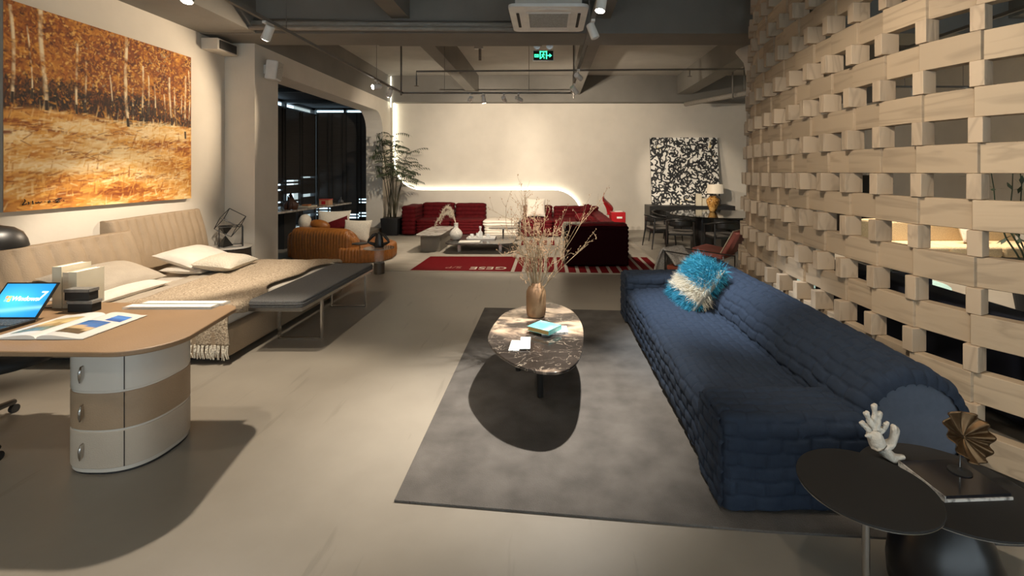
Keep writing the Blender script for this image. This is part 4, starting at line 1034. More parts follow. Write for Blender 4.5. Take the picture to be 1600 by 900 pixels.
photo(gR, 4, 16, 3, 14, 'photo_print', (.04,.14,.38), (.10,.07,.04), (.50,.36,.20))
photo(gR, 11, 19, 15, 20, 'photo_print', (.05,.20,.55), (.02,.10,.35), (.03,.16,.50))
photo(gL, 4, 20, 4, 18, 'photo_print', (.55,.42,.20), (.14,.17,.10), (.35,.24,.10))
for (x0, x1, y0, y1, z0, lb) in ((-2.78,-2.20,3.045,3.12,.751,'front clear acrylic strip with white insert at the back of the desk'),(-2.74,-2.18,3.13,3.20,.751,'rear clear acrylic strip with white insert at the back of the desk')):
    t = thing('acrylic_holder', lb, 'sign holder', ((x0+x1)/2,(y0+y1)/2,z0), 'acrylic strips on the desk')
    MB().box(x0,x1,y0,y1,z0,z0+.014).build('acrylic_block', glass('acrylic', (.85,.88,.85), .05, .35), t)
    MB().box(x0+.01,x1-.01,y0+.008,y1-.008,z0+.0145,z0+.0155).build('insert', M['paper'], t)
# lamp and office chair
t = thing('desk_lamp', 'black domed desk lamp at the left picture edge', 'lamp', (-3.62,3.02,.751))
MB().lathe([(.09,0),(.09,.012),(.012,.018),(.012,.36)], (-3.66,3.02,.751), 28).build('stand', M['black'], t)
MB().lathe([(.188,0),(.190,.006),(.180,.05),(.160,.095),(.12,.128),(.06,.145),(.01,.148)], (-3.61,3.0,1.155), 40).build('shade', M['black'], t, smooth=True)
ch = thing('office_chair', 'black swivel chair with star base under the left end of the desk', 'chair', (-3.5,2.9,0))
MB().lathe([(.20,0),(.26,.02),(.27,.05),(.26,.075),(.18,.09)], (-3.47,2.95,.42), 36).build('seat', M['blackm'], ch, smooth=True)
MB().tube([(-3.6,2.85,.07),(-3.52,2.92,.42)], .03, 12).build('gas_column', M['black'], ch)
for k in range(5):
    a = -.62+k*2*PI/5 if 0 else [ .55, -1.05, 1.9, 3.1, 4.2][k]
    ex, ey = -3.9+.36*math.cos(a), 2.95+.36*math.sin(a)
    ex, ey = [(-3.66,3.20),(-3.14,2.66),(-3.95,3.0),(-3.9,2.6),(-3.5,2.5)][k]
    sp = MB().tube([(-3.6,2.85,.11),(ex,ey,.075)], [.03,.018], 8).build('leg', M['black'], ch)
    MB().tube([(ex-.012,ey,.028),(ex+.012,ey,.028)], .028, 16).build('caster', M['blackm'], sp)
# ---------------------------------------------------------------- bed, bench
M['hide'] = mat('bed_leather', (.31,.23,.15), .5, noise=(6,.10,(1,1,1)), bump=(90,.25))
M['linen'] = mat('linen_white', (.66,.61,.54), .9, noise=(12,.08,(1,1,1)), bump=(120,.3))
M['greige'] = mat('greige_cotton', (.40,.345,.275), .9, noise=(9,.08,(1,1,1)), bump=(100,.25))
M['knit'] = ramp_mat('tan_knit', [(.35,(.22,.165,.11)),(.5,(.36,.285,.20)),(.65,(.50,.41,.30))], 75, (1,1,1), .95, detail=4, bump=.9)
M['boucle'] = mat('cream_knit', (.66,.60,.49), .95, noise=(60,.15,(1,1,1)), bump=(90,.9))
bed = thing('bed', 'wide low bed with tan leather frame and padded headboard against the left wall', 'bed', (-3.8,5.2,0))
BX0, BX1, BY0, BY1 = -4.62, -2.74, 3.98, 6.28
MB().prism(rrect(BX0,BX1,BY0,BY1,.10), .05, .31).build('frame', M['hide'], bed, bevel=.035, seg=4)
MB().box(BX0+.1,BX1-.12,BY0+.12,BY1-.1,0,.06).build('plinth', M['blackm'], bed)
MB().prism(rrect(BX0+.02,BX1-.05,BY0+.05,BY1-.05,.09), .30, .43).build('mattress', M['linen'], bed, bevel=.045, seg=4)
def headboard(y0, y1, zt, x0, th, nchan, lean, drop):
    """front face towards +X with channels fading downward; returns mesh"""
    ny, nz = 200, 26; mb = MB(); G_ = np.zeros((ny, nz+8, 3))
    for i in range(ny):
        f = i/(ny-1); y = y0+(y1-y0)*f; zt_ = zt-drop*(1-f)**1.5
        w__ = abs(math.sin(PI*f*nchan))**.5
        cols = []
        for j in range(nz):
            g = j/(nz-1); z = .28+(zt_-.28)*g
            fade = np.clip((g-.45)/.12, 0, 1); yy_ = y+.05*(g-1)*-1*.0+.05*math.sin(PI*(1-g))*.6
            x = x0+th*(1-.55*g)+lean*g*g+.022*(w__-1)*fade*(1 if g < .98 else .4)+.03*math.sin(PI*g)
            edge_ = min(f, 1-f)*(y1-y0); x -= .03*max(0, 1-edge_/.05)**2
            cols.append((x, yy_, z))
        X1, _, Z1 = cols[-1]
        for k in range(8):
            a = PI/2*(k+1)/4; cols.append((X1-.035+.035*math.cos(a), y, Z1+.02*math.sin(a)))
        G_[i] = cols
    mb.grid(G_)
    # back and sides
    back = G_[:, [-1, 0]].copy(); back[:,0,0] = back[:,0,0]; back[:,1,0] = x0; mb.grid(back)
    for i in (0, -1):
        ring = list(map(tuple, G_[i]))+[(x0, G_[i][0][1], .28)]; k = len(mb.v); mb.v += ring; mb.f.append(tuple(range(k, k+len(ring))))
    return mb
headboard(2.4,5.24,.975,-4.70,.17,19,-.02,.05).build('headboard', M['hide'], bed, smooth=True)
headboard(5.05,6.40,1.125,-4.80,.16,12,-.02,.03).build('headboard', M['hide'], bed, smooth=True)
def cloth_pillow(label, w_, h_, t_, M4, m_, name='pillow', wob=.05):
    o = thing(name, label, 'pillow', tuple(M4.translation)); pillow_mb(w_,h_,t_,26,wob).xf(M4).build('cover', m_, o, smooth=True); 
    n_ = 60; ed = []
    for s_ in np.linspace(0, 2*PI, n_): pass
    return o
cloth_pillow('large pale sleeping pillow leaning on the right headboard', .50,.78,.17, put((-4.30,5.72,.61),(0,.32,.04)), M['linen'])
cloth_pillow('flat white pillow beneath the leaning one by the right headboard', .48,.74,.13, put((-4.22,5.70,.505),(0,.05,.02)), M['linen'])
cloth_pillow('greige sleeping pillow leaning on the left headboard', .50,.85,.18, put((-4.30,4.55,.62),(0,.32,-.03)), M['greige'])
cloth_pillow('pale pillow beneath the greige one by the left headboard', .48,.80,.13, put((-4.20,4.50,.505),(0,.05,0)), M['linen'])
cloth_pillow('cream textured scatter pillow lying in the middle of the bed', .44,.62,.17, put((-3.88,5.62,.565),(0,.12,.10)), M['boucle'], 'scatter_pillow')
def cover(label, name, cat, x0, x1, y0, y1, z, m_, wr=.006, seed=0, edge=None, drop=None, nx=90, ny=120, th=.012):
    u = np.linspace(0,1,nx); v = np.linspace(0,1,ny); g3 = np.zeros((nx,ny,3)); nz_ = smooth_noise(nx,ny,7,7,seed,4)-.5
    for i in range(nx):
        for j in range(ny):
            xx_ = x0+(x1-x0)*u[i]; yy_ = y0+(y1-y0)*v[j]
            if edge: xx_, yy_ = edge(u[i], v[j], xx_, yy_)
            zz_ = z+wr*nz_[i,j]*2
            if drop: xx_, yy_, zz_ = drop(xx_, yy_, zz_)
            g3[i,j] = (xx_,yy_,zz_)
    o = MB().grid(g3).build(name, m_, smooth=True, solid=th); tag(o, label, cat); return o, g3
def hang(xe, ye0, ye1, r=.05, zmin=.05):
    def f(x, y, z):
        over = ye0-y
        if over > 0:
            a = min(over/r, PI/2); y2 = ye0-r*math.sin(a); z2 = z-r*(1-math.cos(a)); rest = max(0, over-r*PI/2)
            return x+.006*math.sin(x*38)*min(1,rest*8), y2-.012-.010*math.sin(x*38)*min(1,rest*6), z2-rest
        ov = x-xe
        if ov > 0:
            a = min(ov/r, PI/2); x2 = xe+r*math.sin(a); z2 = z-r*(1-math.cos(a)); rest = max(0, ov-r*PI/2)
            return x2+.010, y, z2-rest
        return x, y, z
    return f
cover('greige folded duvet spread across the bed below the pillows', 'duvet', 'duvet', -4.15,-3.42,3.96,6.20,.452,M['greige'],.010,3, drop=hang(-2.82,4.05,9), edge=lambda u,v,x,y:(x+.08*math.sin(v*4),y))
def thr_edge(u, v, x, y):
    # foot edge wanders, exposing white linen
    xe = -2.86+.10*math.sin(v*7+.5)*(1-.2*v)-.05*math.sin(v*17); xs = -3.72-.12*v
    return xs+(xe-xs)*u+(.10*(1-v)*u), y
o, g3 = cover('tan knitted throw with cream tassels draped over the foot of the bed', 'knitted_throw', 'throw', -3.7,-2.85,3.70,6.22,.478,M['knit'],.010,8, edge=thr_edge, drop=hang(-2.80,4.04,9))
fm = MB(); gg = np.random.default_rng(3)
for i in range(0, 90, 3):
    p = Vector(g3[i,0]); l = .10+.03*gg.random()
    for k in range(3):
        q_ = p+Vector(((k-1)*.007, -.004, .004)); fm.tube([q_, q_+Vector((gg.normal(0,.006),-.008,-l*.5)), q_+Vector((gg.normal(0,.010),-.004,-l))], [.0055,.0065,.003], 5)
fo = fm.build('tassels', M['boucle'], o, world=False); fo.location = (0,0,0); fo['kind'] = 'stuff'
# bench
M['charcoal'] = mat('charcoal_tweed', (.11,.108,.105), .95, noise=(90,.35,(1,1,1)), bump=(160,.5))
bn = thing('bench', 'charcoal upholstered bench on thin metal loop legs at the foot of the bed', 'bench', (-2.44,5.0,0))
MB().box(-2.68,-2.20,4.17,5.86,.40,.435).build('seat_frame', M['chrome'], bn, bevel=.003)
MB().prism(rrect(-2.69,-2.19,4.16,5.87,.06), .43, .50).build('cushion', M['charcoal'], bn, bevel=.014, seg=3)
MB().tube([(x,y,.468) for x,y in rrect(-2.693,-2.187,4.157,5.873,.062)+[rrect(-2.693,-2.187,4.157,5.873,.062)[0]]], .004, 6).build('piping', M['charcoal'], bn)
for y in (4.62, 5.72):
    for x in (-2.66, -2.24):
        MB().box(x-.008,x+.008,y-.018,y+.018,.0,.40).build('leg', M['chrome'], bn)
    MB().box(-2.652,-2.248,y-.018,y+.018,0,.012).build('floor_bar', M['chrome'], bn)
# nightstand and wire sculpture
ns = thing('nightstand', 'round dark nightstand with a pale top beside the headboard', 'nightstand', (-4.54,6.70,0))
NX, NY, NZ = -4.54, 6.68, .585
MB().lathe([(.24,.02),(.245,.03),(.245,NZ-.03),(.23,NZ-.025)], (NX,NY,0), 40).build('drum', M['darkwood'], ns, smooth=False, bevel=.003)
MB().lathe([(.24,NZ-.025),(.262,NZ-.018),(.262,NZ-.004),(.258,NZ)], (NX,NY,0), 48).build('top', mat('pale_stone',(.55,.52,.47),.3), ns)
MB().lathe([(.2,0),(.2,.02)], (NX,NY,0), 24).build('plinth', M['blackm'], ns)
ws = thing('wire_sculpture', 'black wire sculpture of tumbling cubes on the nightstand', 'sculpture', (NX,NY,NZ))
def wire_cube(c, a, R_, nm):
    P = {}; mb = MB()
    for i in (0,1):
        for j in (0,1):
            for k in (0,1): P[i,j,k] = Vector(c)+R_@Vector(((i-.5)*a,(j-.5)*a,(k-.5)*a))
    for key, p in P.items():
        for ax in range(3):
            if key[ax] == 0:
                q_ = list(key); q_[ax] = 1; mb.tube([p, P[tuple(q_)]], .0055, 6)
    mb.build(nm, M['black'], ws); return P
P = wire_cube((NX+.0,NY,NZ+.145), .278, Euler((0,0,.62)).to_matrix(), 'lower_cube')
P2 = wire_cube((NX-.01,NY,NZ+.335), .235, Euler((.62,.55,.4)).to_matrix(), 'upper_cube')
mb = MB(); a0 = Vector((NX-.06,NY-.03,NZ+.155))
for zz_, s_ in ((NZ+.006,1),(NZ+.285,-1)):
    q_ = [Vector((NX-.15,NY-.06,zz_)),Vector((NX-.02,NY-.14,zz_)),Vector((NX+.02,NY+.02,zz_)),Vector((NX-.1,NY+.06,zz_))]
    mb.add([a0]+q_, [(0,1,2),(0,2,3),(0,3,4),(0,4,1)])
mb.build('string_cone', M['black'], ws, solid=.002)
# ---------------------------------------------------------------- far lounge: carpet
M['carp'] = mat('beige_carpet', (.35,.315,.26), .95, spec=.1, noise=(2.5,.14,(1,2.5,1)), bump=(160,.3))
M['redc'] = mat('red_carpet', (.12,.004,.006), .95, spec=.1, noise=(30,.12,(1,1,1)), bump=(160,.3))
M['crc'] = mat('cream_carpet', (.50,.45,.36), .95, noise=(30,.1,(1,1,1)))
cp_ = thing('area_rug', 'wide beige rug with crimson block, stripes and pale lettering under the red sofas', 'rug', (-1.2,9.8,0))
MB().prism([(-4.3,7.85),(1.95,7.45),(1.95,11.85),(-4.3,11.85)], 0, .010).build('pile', M['carp'], cp_, bevel=.003)
MB().prism([(-2.30,7.76),(-.62,7.655),(-.62,9.0),(-2.28,9.02)], .009, .0125).build('red_block', M['redc'], cp_)
for i in range(14):
    x = -.56+i*.178; yb = 7.65-(x+.62)*.064
    if x+.12 > 1.93: break
    MB().prism([(x,yb),(x+.122,yb-.008),(x+.122,8.93),(x,8.93)], .009, .0125).build('red_stripe', M['redc'], cp_)
for i in range(5):
    x = -.62+i*.17; MB().prism([(x,10.4),(x+.075,10.4),(x+.075,11.15),(x,11.15)], .009, .0125).build('red_dash', M['redc'], cp_)
MB().prism([(-3.3,8.85),(-2.98,9.15),(-3.3,9.3)], .009, .0125).build('red_patch', M['redc'], cp_)
text_mesh('GESE', .29, Matrix.Translation((-1.02,7.93,.0128)) @ Matrix.Rotation(PI, 4, 'Z'), M['crc'], 'rug_lettering', cp_)
text_mesh('S/P', .22, Matrix.Translation((-1.62,7.99,.0128)) @ Matrix.Rotation(PI, 4, 'Z'), mat('worn_print', (.28,.13,.10), .95), 'rug_small_lettering', cp_)
# red ruffled sofas
M['red'] = mat('crimson_velvet', (.085,.003,.005), .8, spec=.15, noise=(14,.35,(1,1,1)), sheen=.08)
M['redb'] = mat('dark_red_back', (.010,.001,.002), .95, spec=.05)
M['ivory'] = mat('ivory_fabric', (.64,.58,.49), .9, noise=(20,.08,(1,1,1)), bump=(60,.3))
def module(t, x0, x1, y0, y1, zs, zb, back, nseat=5, nback=4, bt=.28):
    fold_block(x0,x1,y0,y1,.03,zs,nseat,seed=x0).build('seat', M['red'], t, smooth=True)
    if back == 'y+': fold_block(x0+.01,x1-.01,y1-bt,y1+.02,zs-.06,zb,nback,.10,.022,seed=x1).build('backrest', M['red'], t, smooth=True)
rs = thing('sectional_sofa', 'crimson pleated velvet sofa with left arm, left of the ivory ottoman', 'sofa', (-2.7,12.5,.01))
module(rs, -3.45,-2.56,12.05,12.98,.40,.80,'y+'); module(rs, -2.56,-1.70,12.05,12.98,.40,.78,'y+')
fold_block(-3.80,-3.44,12.0,12.98,.03,.76,7,.10,.022,seed=3).build('armrest', M['red'], rs, smooth=True)
ot = thing('ottoman', 'ivory layered ottoman between the two crimson sofas', 'ottoman', (-1.22,12.15,.01))
fold_block(-1.62,-.76,11.68,12.6,.02,.30,4,.10,.022,seed=1).build('base', M['ivory'], ot, smooth=True)
fold_block(-1.66,-.74,11.66,12.62,.28,.42,2,.14,.03,seed=5).build('cushion', M['ivory'], ot, smooth=True)
r2 = thing('sectional_sofa', 'crimson pleated velvet corner sofa whose dark back faces the viewer', 'sofa', (.4,10.5,.01))
module(r2, -.70,.12,11.62,12.72,.43,.74,'y+'); module(r2, .12,1.36,11.62,12.72,.43,.72,'y+')
fold_block(.30,1.30,8.3,11.62,.03,.43,5,.12,.022,seed=2).build('seat', M['red'], r2, smooth=True)
fold_block(1.12,1.40,8.1,12.6,.03,.60,8,.10,.022,seed=4).build('side_backrest', M['red'], r2, smooth=True)
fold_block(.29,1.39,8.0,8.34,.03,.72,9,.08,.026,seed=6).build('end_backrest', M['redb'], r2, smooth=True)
fold_block(.31,1.37,8.03,8.40,.66,.75,2,.08,.02,seed=7).build('end_roll', M['red'], r2, smooth=True)
def cush(name, label, M4, w_, h_, t_, m_, grp=None, cat='cushion'):
    o = thing(name, label, cat, tuple(M4.translation), grp); pillow_mb(w_,h_,t_,20,.04).xf(M4).build('cover', m_, o, smooth=True); return o
cush('cushion', 'square ivory cushion standing on the right crimson sofa', put((-.33,12.33,.70),(1.25,0,0)), .50,.50,.16, M['ivory'])
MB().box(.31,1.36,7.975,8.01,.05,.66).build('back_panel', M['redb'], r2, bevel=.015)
# pleated round red cushion
def pleat_cushion(label, c, r, th, rot):
    o = thing('pleated_cushion', label, 'cushion', c); G_ = []
    for i in range(17):
        ph = PI*i/16; rr_ = r*math.sin(ph)**.6 if 0 < i < 16 else .001
        G_.append([(rr_*(1+.05*math.sin(14*t))*math.cos(t), rr_*(1+.05*math.sin(14*t))*math.sin(t), -th/2*math.cos(ph)*(1+.1*math.sin(14*t))) for t in np.linspace(0,2*PI,85)])
    MB().grid(np.array(G_)).xf(put(c,rot)).build('cover', M['red'], o, smooth=True)
pleat_cushion('round pleated crimson cushion in the sofa corner', (1.02,12.1,.62), .19,.2,(1.2,0,.2))
pleat_cushion('flat pleated crimson cushion lying toward the right end of the corner sofa', (.86,9.6,.55), .24,.18,(.15,.1,0))
pleat_cushion('long crimson cushion on the seat beside the corner sofa side back', (.84,10.5,.57), .25,.2,(.25,.2,.5))
# cream throw with pink cushion over the left end
M['throwc'] = ramp_mat('mottled_throw', [(.35,(.30,.22,.12)),(.5,(.60,.54,.42)),(.8,(.68,.62,.52))], 22, rough=.95, bump=.4)
g3 = np.zeros((30,26,3))
for i in range(30):
    for j in range(26):
        u, v_ = i/29, j/25; y = 8.02+.75*v_; s_ = u*.75
        if s_ < .30: x = .55-s_+.0; z = .445+(.33*max(0,1-(y-8.02)/.36) if y < 8.38 else 0)
        else: x = .262-.02*abs(math.sin(v_*14)); z = .445+(.33*max(0,1-(y-8.02)/.36) if y < 8.38 else 0)-(s_-.30)
        g3[i,j] = (x, y, max(.05, z)+.004)
tag(MB().grid(g3).build('fringed_throw', M['throwc'], smooth=True, solid=.02), 'cream mottled throw hanging over the left side of the dark sofa back', 'throw')
M['pink'] = mat('pink_leather', (.34,.10,.075), .55, noise=(10,.15,(1,1,1)))
cush('cushion', 'dusty pink patterned cushion on the corner sofa beside the cream throw', put((.40,8.75,.55),(0,1.0,.1)), .36,.40,.13, M['pink'])
# red leaf sculpture on pedestal and lacquer box
M['lac'] = mat('red_lacquer', (.36,.012,.015), .25, noise=(6,.2,(1,1,1)))
pd = thing('pedestal', 'slim crimson pedestal under the red leaf sculpture', 'pedestal', (1.56,11.6,0))
MB().lathe([(.12,.0),(.12,.02),(.05,.04),(.05,.56),(.10,.58)], (1.56,11.6,0), 24).build('column_stand', M['lac'], pd)
sc_ = thing('leaf_sculpture', 'twisted glossy red leaf sculpture rising behind the corner sofa', 'sculpture', (1.47,11.6,.585))
g3 = np.zeros((26,9,3))
for i in range(26):
    f = i/25; z = .585+.52*f; wd = .12*math.sin(PI*min(1,f*1.02))**.7+.01; tw_ = 1.3*f+.2; cxx = 1.50-.10*f+.05*math.sin(f*6)
    for j in range(9):
        a = (j-4)/4; g3[i,j] = (cxx+wd*a*math.cos(tw_), 11.6+wd*a*math.sin(tw_)+.03*a*a, z)
MB().grid(g3).build('blade', M['lac'], sc_, smooth=True, solid=.012)
MB().lathe([(.06,0),(.06,.015),(.02,.03)], (1.50,11.6,.581), 16).build('foot', M['lac'], sc_)
bx_ = thing('side_table', 'red lacquered cube table to the right of the corner sofa', 'side table', (1.62,10.8,0))
MB().box(1.44,1.76,10.65,10.97,.0,.72).build('body', M['lac'], bx_, bevel=.01)
MB().box(1.56,1.68,10.644,10.65,.58,.62).build('pull', M['paper'], bx_)
tag(MB().obox((1.62,10.8,.727),(.16,.12,.01),(0,0,.3)).build('booklet', M['paper']), 'small white booklet lying on the red cube table', 'booklet')
# low tables
M['stone'] = ramp_mat('pale_marble', [(.3,(.16,.14,.12)),(.5,(.34,.31,.27)),(.7,(.46,.43,.38))], 3, (1,2,1), .2, distort=1.5)
M['stoned'] = ramp_mat('dark_stone', [(.3,(.03,.028,.026)),(.6,(.09,.08,.07)),(.75,(.22,.20,.18))], 4, (1,2,1), .12, distort=1.5)
t = thing('console_table', 'oblong marble table on a block base left of the white vase', 'coffee table', (-2.4,10.0,.01))
MB().prism(rrect(-2.68,-2.16,9.3,10.85,.16,8), .36,.385).build('tabletop', M['stone'], t, bevel=.008)
MB().box(-2.62,-2.22,9.56,10.6,.01,.36).build('block_base', mat('taupe_base',(.16,.14,.11),.5), t, bevel=.008)
t = thing('coffee_table', 'low dark stone coffee table with rounded ends in the far lounge', 'coffee table', (-1.35,9.9,.01))
MB().prism(rrect(-2.08,-.70,9.22,10.55,.22,8), .20,.225).build('tabletop', M['stoned'], t, bevel=.008)
for x in (-1.82,-.98):
    for y in (9.52,10.3): MB().box(x-.03,x+.03,y-.008,y+.008,.01,.20).build('leg', M['chrome'], t)
t = thing('side_table', 'small dark oval table standing behind the low stone coffee table', 'side table', (-.98,10.85,.01))
MB().prism(oval(-1.05,10.85,.34,.2,2.2,40), .33,.35).build('tabletop', M['stoned'], t, bevel=.006)
MB().tube([(-1.05,10.85,.01),(-1.05,10.85,.33)], .02, 10).build('pole', M['black'], t)
MB().lathe([(.13,0),(.13,.01)], (-1.05,10.85,.01), 24).build('base', M['black'], t)
t = thing('bottle_vase', 'white crackled bottle vase on the low dark stone table', 'vase', (-1.93,9.75,.225))
MB().lathe([(.06,0),(.105,.03),(.135,.09),(.135,.14),(.10,.20),(.05,.245),(.043,.26),(.043,.34),(.048,.35),(.035,.35)], (-1.93,9.75,.225), 32).build('body', mat('white_glaze',(.64,.61,.55),.5,noise=(35,.3,(1,1,1)),bump=(50,.6)), t, smooth=True)
t = thing('dried_plumes', 'pale feathery dried plumes arching left from the white vase', 'branches', (-1.93,9.75,.5))
tm = MB(); pm_ = MB(); g_ = np.random.default_rng(8)
for k in range(7):
    pts_ = []; a = 2.6+g_.random()*1.1-.5; hgt = .28+.20*g_.random(); L2 = .22+.33*g_.random()
    for i in range(14):
        f = i/13; pts_.append(Vector((-1.93-L2*f**1.3+(.06 if k > 4 else 0)*f, 9.75+.1*math.sin(a)*f, .55+hgt*math.sin(PI*f*.62)-.30*f**3)))
    tm.tube(pts_, .003, 4)
    for i in range(4,14):
        for q_ in range(7):
            d_ = Vector(g_.normal(0,1,3)).normalized()*(.045+.035*g_.random()); p = pts_[i]; s2 = d_.cross(Vector((0,1,.3))).normalized()*.004
            pm_.add([p-s2,p+s2,p+d_], [(0,1,2)])
tm.build('stems', M['cream'], t); tag(pm_.build('plume_hair', mat('plume',(.60,.54,.42),.9), t), kind='stuff')
t = thing('serving_tray', 'pale tray on the low dark stone table', 'tray', (-1.45,9.95,.226))
MB().prism(rrect(-1.72,-1.12,9.78,10.12,.04), .226,.236).build('base', M['white'], t, bevel=.003)
fr = MB(); fr.box(-1.72,-1.71,9.78,10.12,.236,.262).box(-1.13,-1.12,9.78,10.12,.236,.262).box(-1.71,-1.13,9.78,9.79,.236,.262).box(-1.71,-1.13,10.11,10.12,.236,.262); fr.build('rim', M['white'], t)
CG = glass('crystal', (.9,.92,.9), .05, .55)
t = thing('decanter', 'tall clear glass decanter on the pale tray', 'decanter', (-1.45,9.95,.237)); MB().lathe([(.05,0),(.055,.01),(.05,.12),(.02,.15),(.02,.2),(.03,.21),(.025,.25)], (-1.45,9.95,.237), 20).build('body', CG, t, smooth=True)
for x, y, lb in ((-1.62,9.9,'clear tumbler at the left of the glass decanter'),(-1.28,9.9,'clear tumbler at the right of the glass decanter'),(-1.52,10.05,'clear tumbler behind the glass decanter')):
    tag(MB().lathe([(.032,0),(.04,.09),(.036,.09),(.03,.01)], (x,y,.237), 16).build('drinking_glass', CG, smooth=True), lb, 'glass', 'tumblers on the tray')
tag(MB().obox((-1.6,9.48,.231),(.42,.26,.010),(0,0,.05)).build('magazine', M['paper'], bevel=.002), 'white magazine lying at the near edge of the low dark stone table', 'magazine')
# palm
pl = thing('potted_palm', 'tall bamboo palm in a square black pot by the left corner', 'potted plant', (-4.10,12.25,0))
M['leaf'] = mat('palm_leaf', (.055,.075,.035), .55, noise=(8,.35,(1,1,1))); M['cane'] = mat('palm_cane', (.07,.06,.03), .6)
pb = MB(); pb.loft([[(x,y,0) for x,y in rrect(-4.30,-3.90,12.03,12.45,.02,2)],[(x,y,.44) for x,y in rrect(-4.33,-3.87,12.0,12.48,.02,2)]]); pb.build('pot', mat('black_pot',(.012,.012,.013),.5), pl, bevel=.006)
MB().box(-4.29,-3.91,12.04,12.44,.43,.445).build('soil', mat('soil',(.02,.015,.01),.9), pl)
cm = MB(); fm_ = MB(); g_ = np.random.default_rng(12)
for k in range(13):
    a = g_.random()*2*PI; tipx = -4.10+.12*math.cos(a)+(g_.random()-.35)*.75; tipy = 12.2-.1*abs(math.sin(a))-(g_.random())*.55; ht = 1.1+1.15*g_.random()*(1-.25*abs(tipx+4.1))
    tipx = max(tipx, -4.27)
    base_ = Vector((-4.10+.10*math.cos(a),12.24+.10*math.sin(a),.44)); tip = Vector((tipx,tipy,ht+.35))
    mid = base_.lerp(tip,.5)+Vector((-.05*(tipx+4.1),0,.1)); pts_ = [base_.lerp(mid,t).lerp(mid.lerp(tip,t),t) for t in np.linspace(0,1,10)]
    cm.tube(pts_, [.013-.0008*i for i in range(10)], 6)
    for fr_ in range(7):
        b0 = pts_[-1-min(3,fr_)] if fr_ < 3 else pts_[-2-fr_%3]; az = g_.random()*2*PI
        d_ = Vector((math.cos(az), math.sin(az)*.7-.2, .55+.4*g_.random())).normalized(); ln = .38+.28*g_.random(); pp = [b0]
        for i in range(9): d_ = (d_+Vector((0,0,-.11))).normalized(); pp.append(pp[-1]+d_*ln/9)
        if min(p.x for p in pp) < -4.36: 
            for p in pp: p.x = max(p.x, -4.36)
        for p in pp: p.y = min(p.y, 13.02)
        cm.tube(pp, .003, 4)
        for i in range(2,10):
            for sd_ in (-1,1):
                p = pp[i]; dd = (pp[i]-pp[i-1]).normalized(); side = dd.cross(Vector((0,0,1))).normalized()*sd_; l = .20*(1-.45*abs(i-5)/5)
                ld = (side*.75+dd*.8+Vector((0,0,-.35))).normalized(); wv = ld.cross(Vector((0,0,1))).normalized()*.017
                q1 = p+ld*l*.45+Vector((0,0,.01)); q2 = p+ld*l+Vector((0,0,-.03))
                P_ = [p, q1+wv, q2, q1-wv]; 
                for q_ in P_: q_.x = max(q_.x, -4.37); q_.y = min(q_.y, 13.03)
                fm_.add(P_, [(0,1,2,3)])
cm.build('canes', M['cane'], pl, smooth=True); tag(fm_.build('fronds', M['leaf'], pl), kind='stuff')
# ---------------------------------------------------------------- orange sofa and neighbours
M['amber'] = mat('amber_velvet', (.25,.085,.010), .5, noise=(18,.3,(1,1,1)), sheen=.1)
osf = thing('lounge_sofa', 'amber channelled velvet sofa with rounded back near the alcove', 'sofa', (-3.9,9.1,0))
def rot2(P, c, a): return [(c[0]+(x-c[0])*math.cos(a)-(y-c[1])*math.sin(a), c[1]+(x-c[0])*math.sin(a)+(y-c[1])*math.cos(a)) for x,y in P]
bc = (-4.15,8.66)
chan_block(rot2(rrect(-4.86,-3.42,8.50,8.84,.16,8), bc, -.30), .02,.60, .065,.02, top_r=.12, ztop=lambda Q: .60-.16*np.clip((Q[:,0]+3.75)/.3,0,1)**2).build('backrest', M['amber'], osf, smooth=True)
chan_block([(-3.75,8.30),(-3.35,8.26),(-3.02,8.42),(-2.92,8.75),(-2.98,9.2),(-3.3,9.65),(-3.9,9.95),(-4.6,10.0),(-4.95,9.7),(-4.95,9.1),(-4.5,8.95),(-4.0,8.8)], .02,.29, .06,.02, top_r=.07).build('seat', M['amber'], osf, smooth=True)
chan_block(rot2(rrect(-5.0,-4.72,8.8,9.7,.13,8), (-4.9,9.2), .1), .02,.50,.065,.02, top_r=.1).build('arm_roll', M['amber'], osf, smooth=True)
pleat = cush('cushion', 'large cream cushion standing at the back of the amber sofa', put((-4.30,9.35,.60),(1.2,0,.2)), .62,.56,.18, M['boucle'])
cush('cushion', 'cream cushion at the front of the amber sofa, nearest the viewer', put((-3.70,9.02,.50),(1.25,0,-.12)), .56,.44,.16, M['boucle'])
pcr = thing('round_cushion', 'round cream bolster on the left end of the amber sofa', 'cushion', (-4.72,8.95,.68))
MB().sphere((0,0,0),(.115,.15,.15),24,16).xf(put((-4.68,8.98,.68),(0,0,.4))).build('cover', M['boucle'], pcr, smooth=True)
cush('cushion', 'dark red ribbed cushion leaning on the large cream one', put((-4.12,9.12,.60),(1.1,-.35,.15)), .44,.26,.12, M['red'])
t = thing('rolled_cushion', 'amber rolled cushion between the cream bolster and the red cushion', 'cushion', (-4.42,8.98,.62))
MB().sphere((0,0,0),(.20,.11,.10),20,12).xf(put((-4.40,9.0,.62),(0,.2,-.1))).build('cover', M['amber'], t, smooth=True)
t = thing('side_table', 'round clear glass side table on an acrylic column by the amber sofa', 'side table', (-2.74,7.56,0))
MB().lathe([(.235,.408),(.238,.414),(.235,.42)], (-2.74,7.56,0), 40).build('glass_top', glass('smoked', (.35,.36,.34), .05, .55), t)
MB().lathe([(.075,.18),(.075,.408)], (-2.74,7.56,0), 24).build('acrylic_column', glass('clear', (.9,.9,.88), .05, .12), t)
MB().lathe([(.082,.0),(.085,.005),(.085,.175),(.08,.18)], (-2.74,7.56,0), 28).build('base', mat('brown_drum',(.07,.055,.04),.45), t)
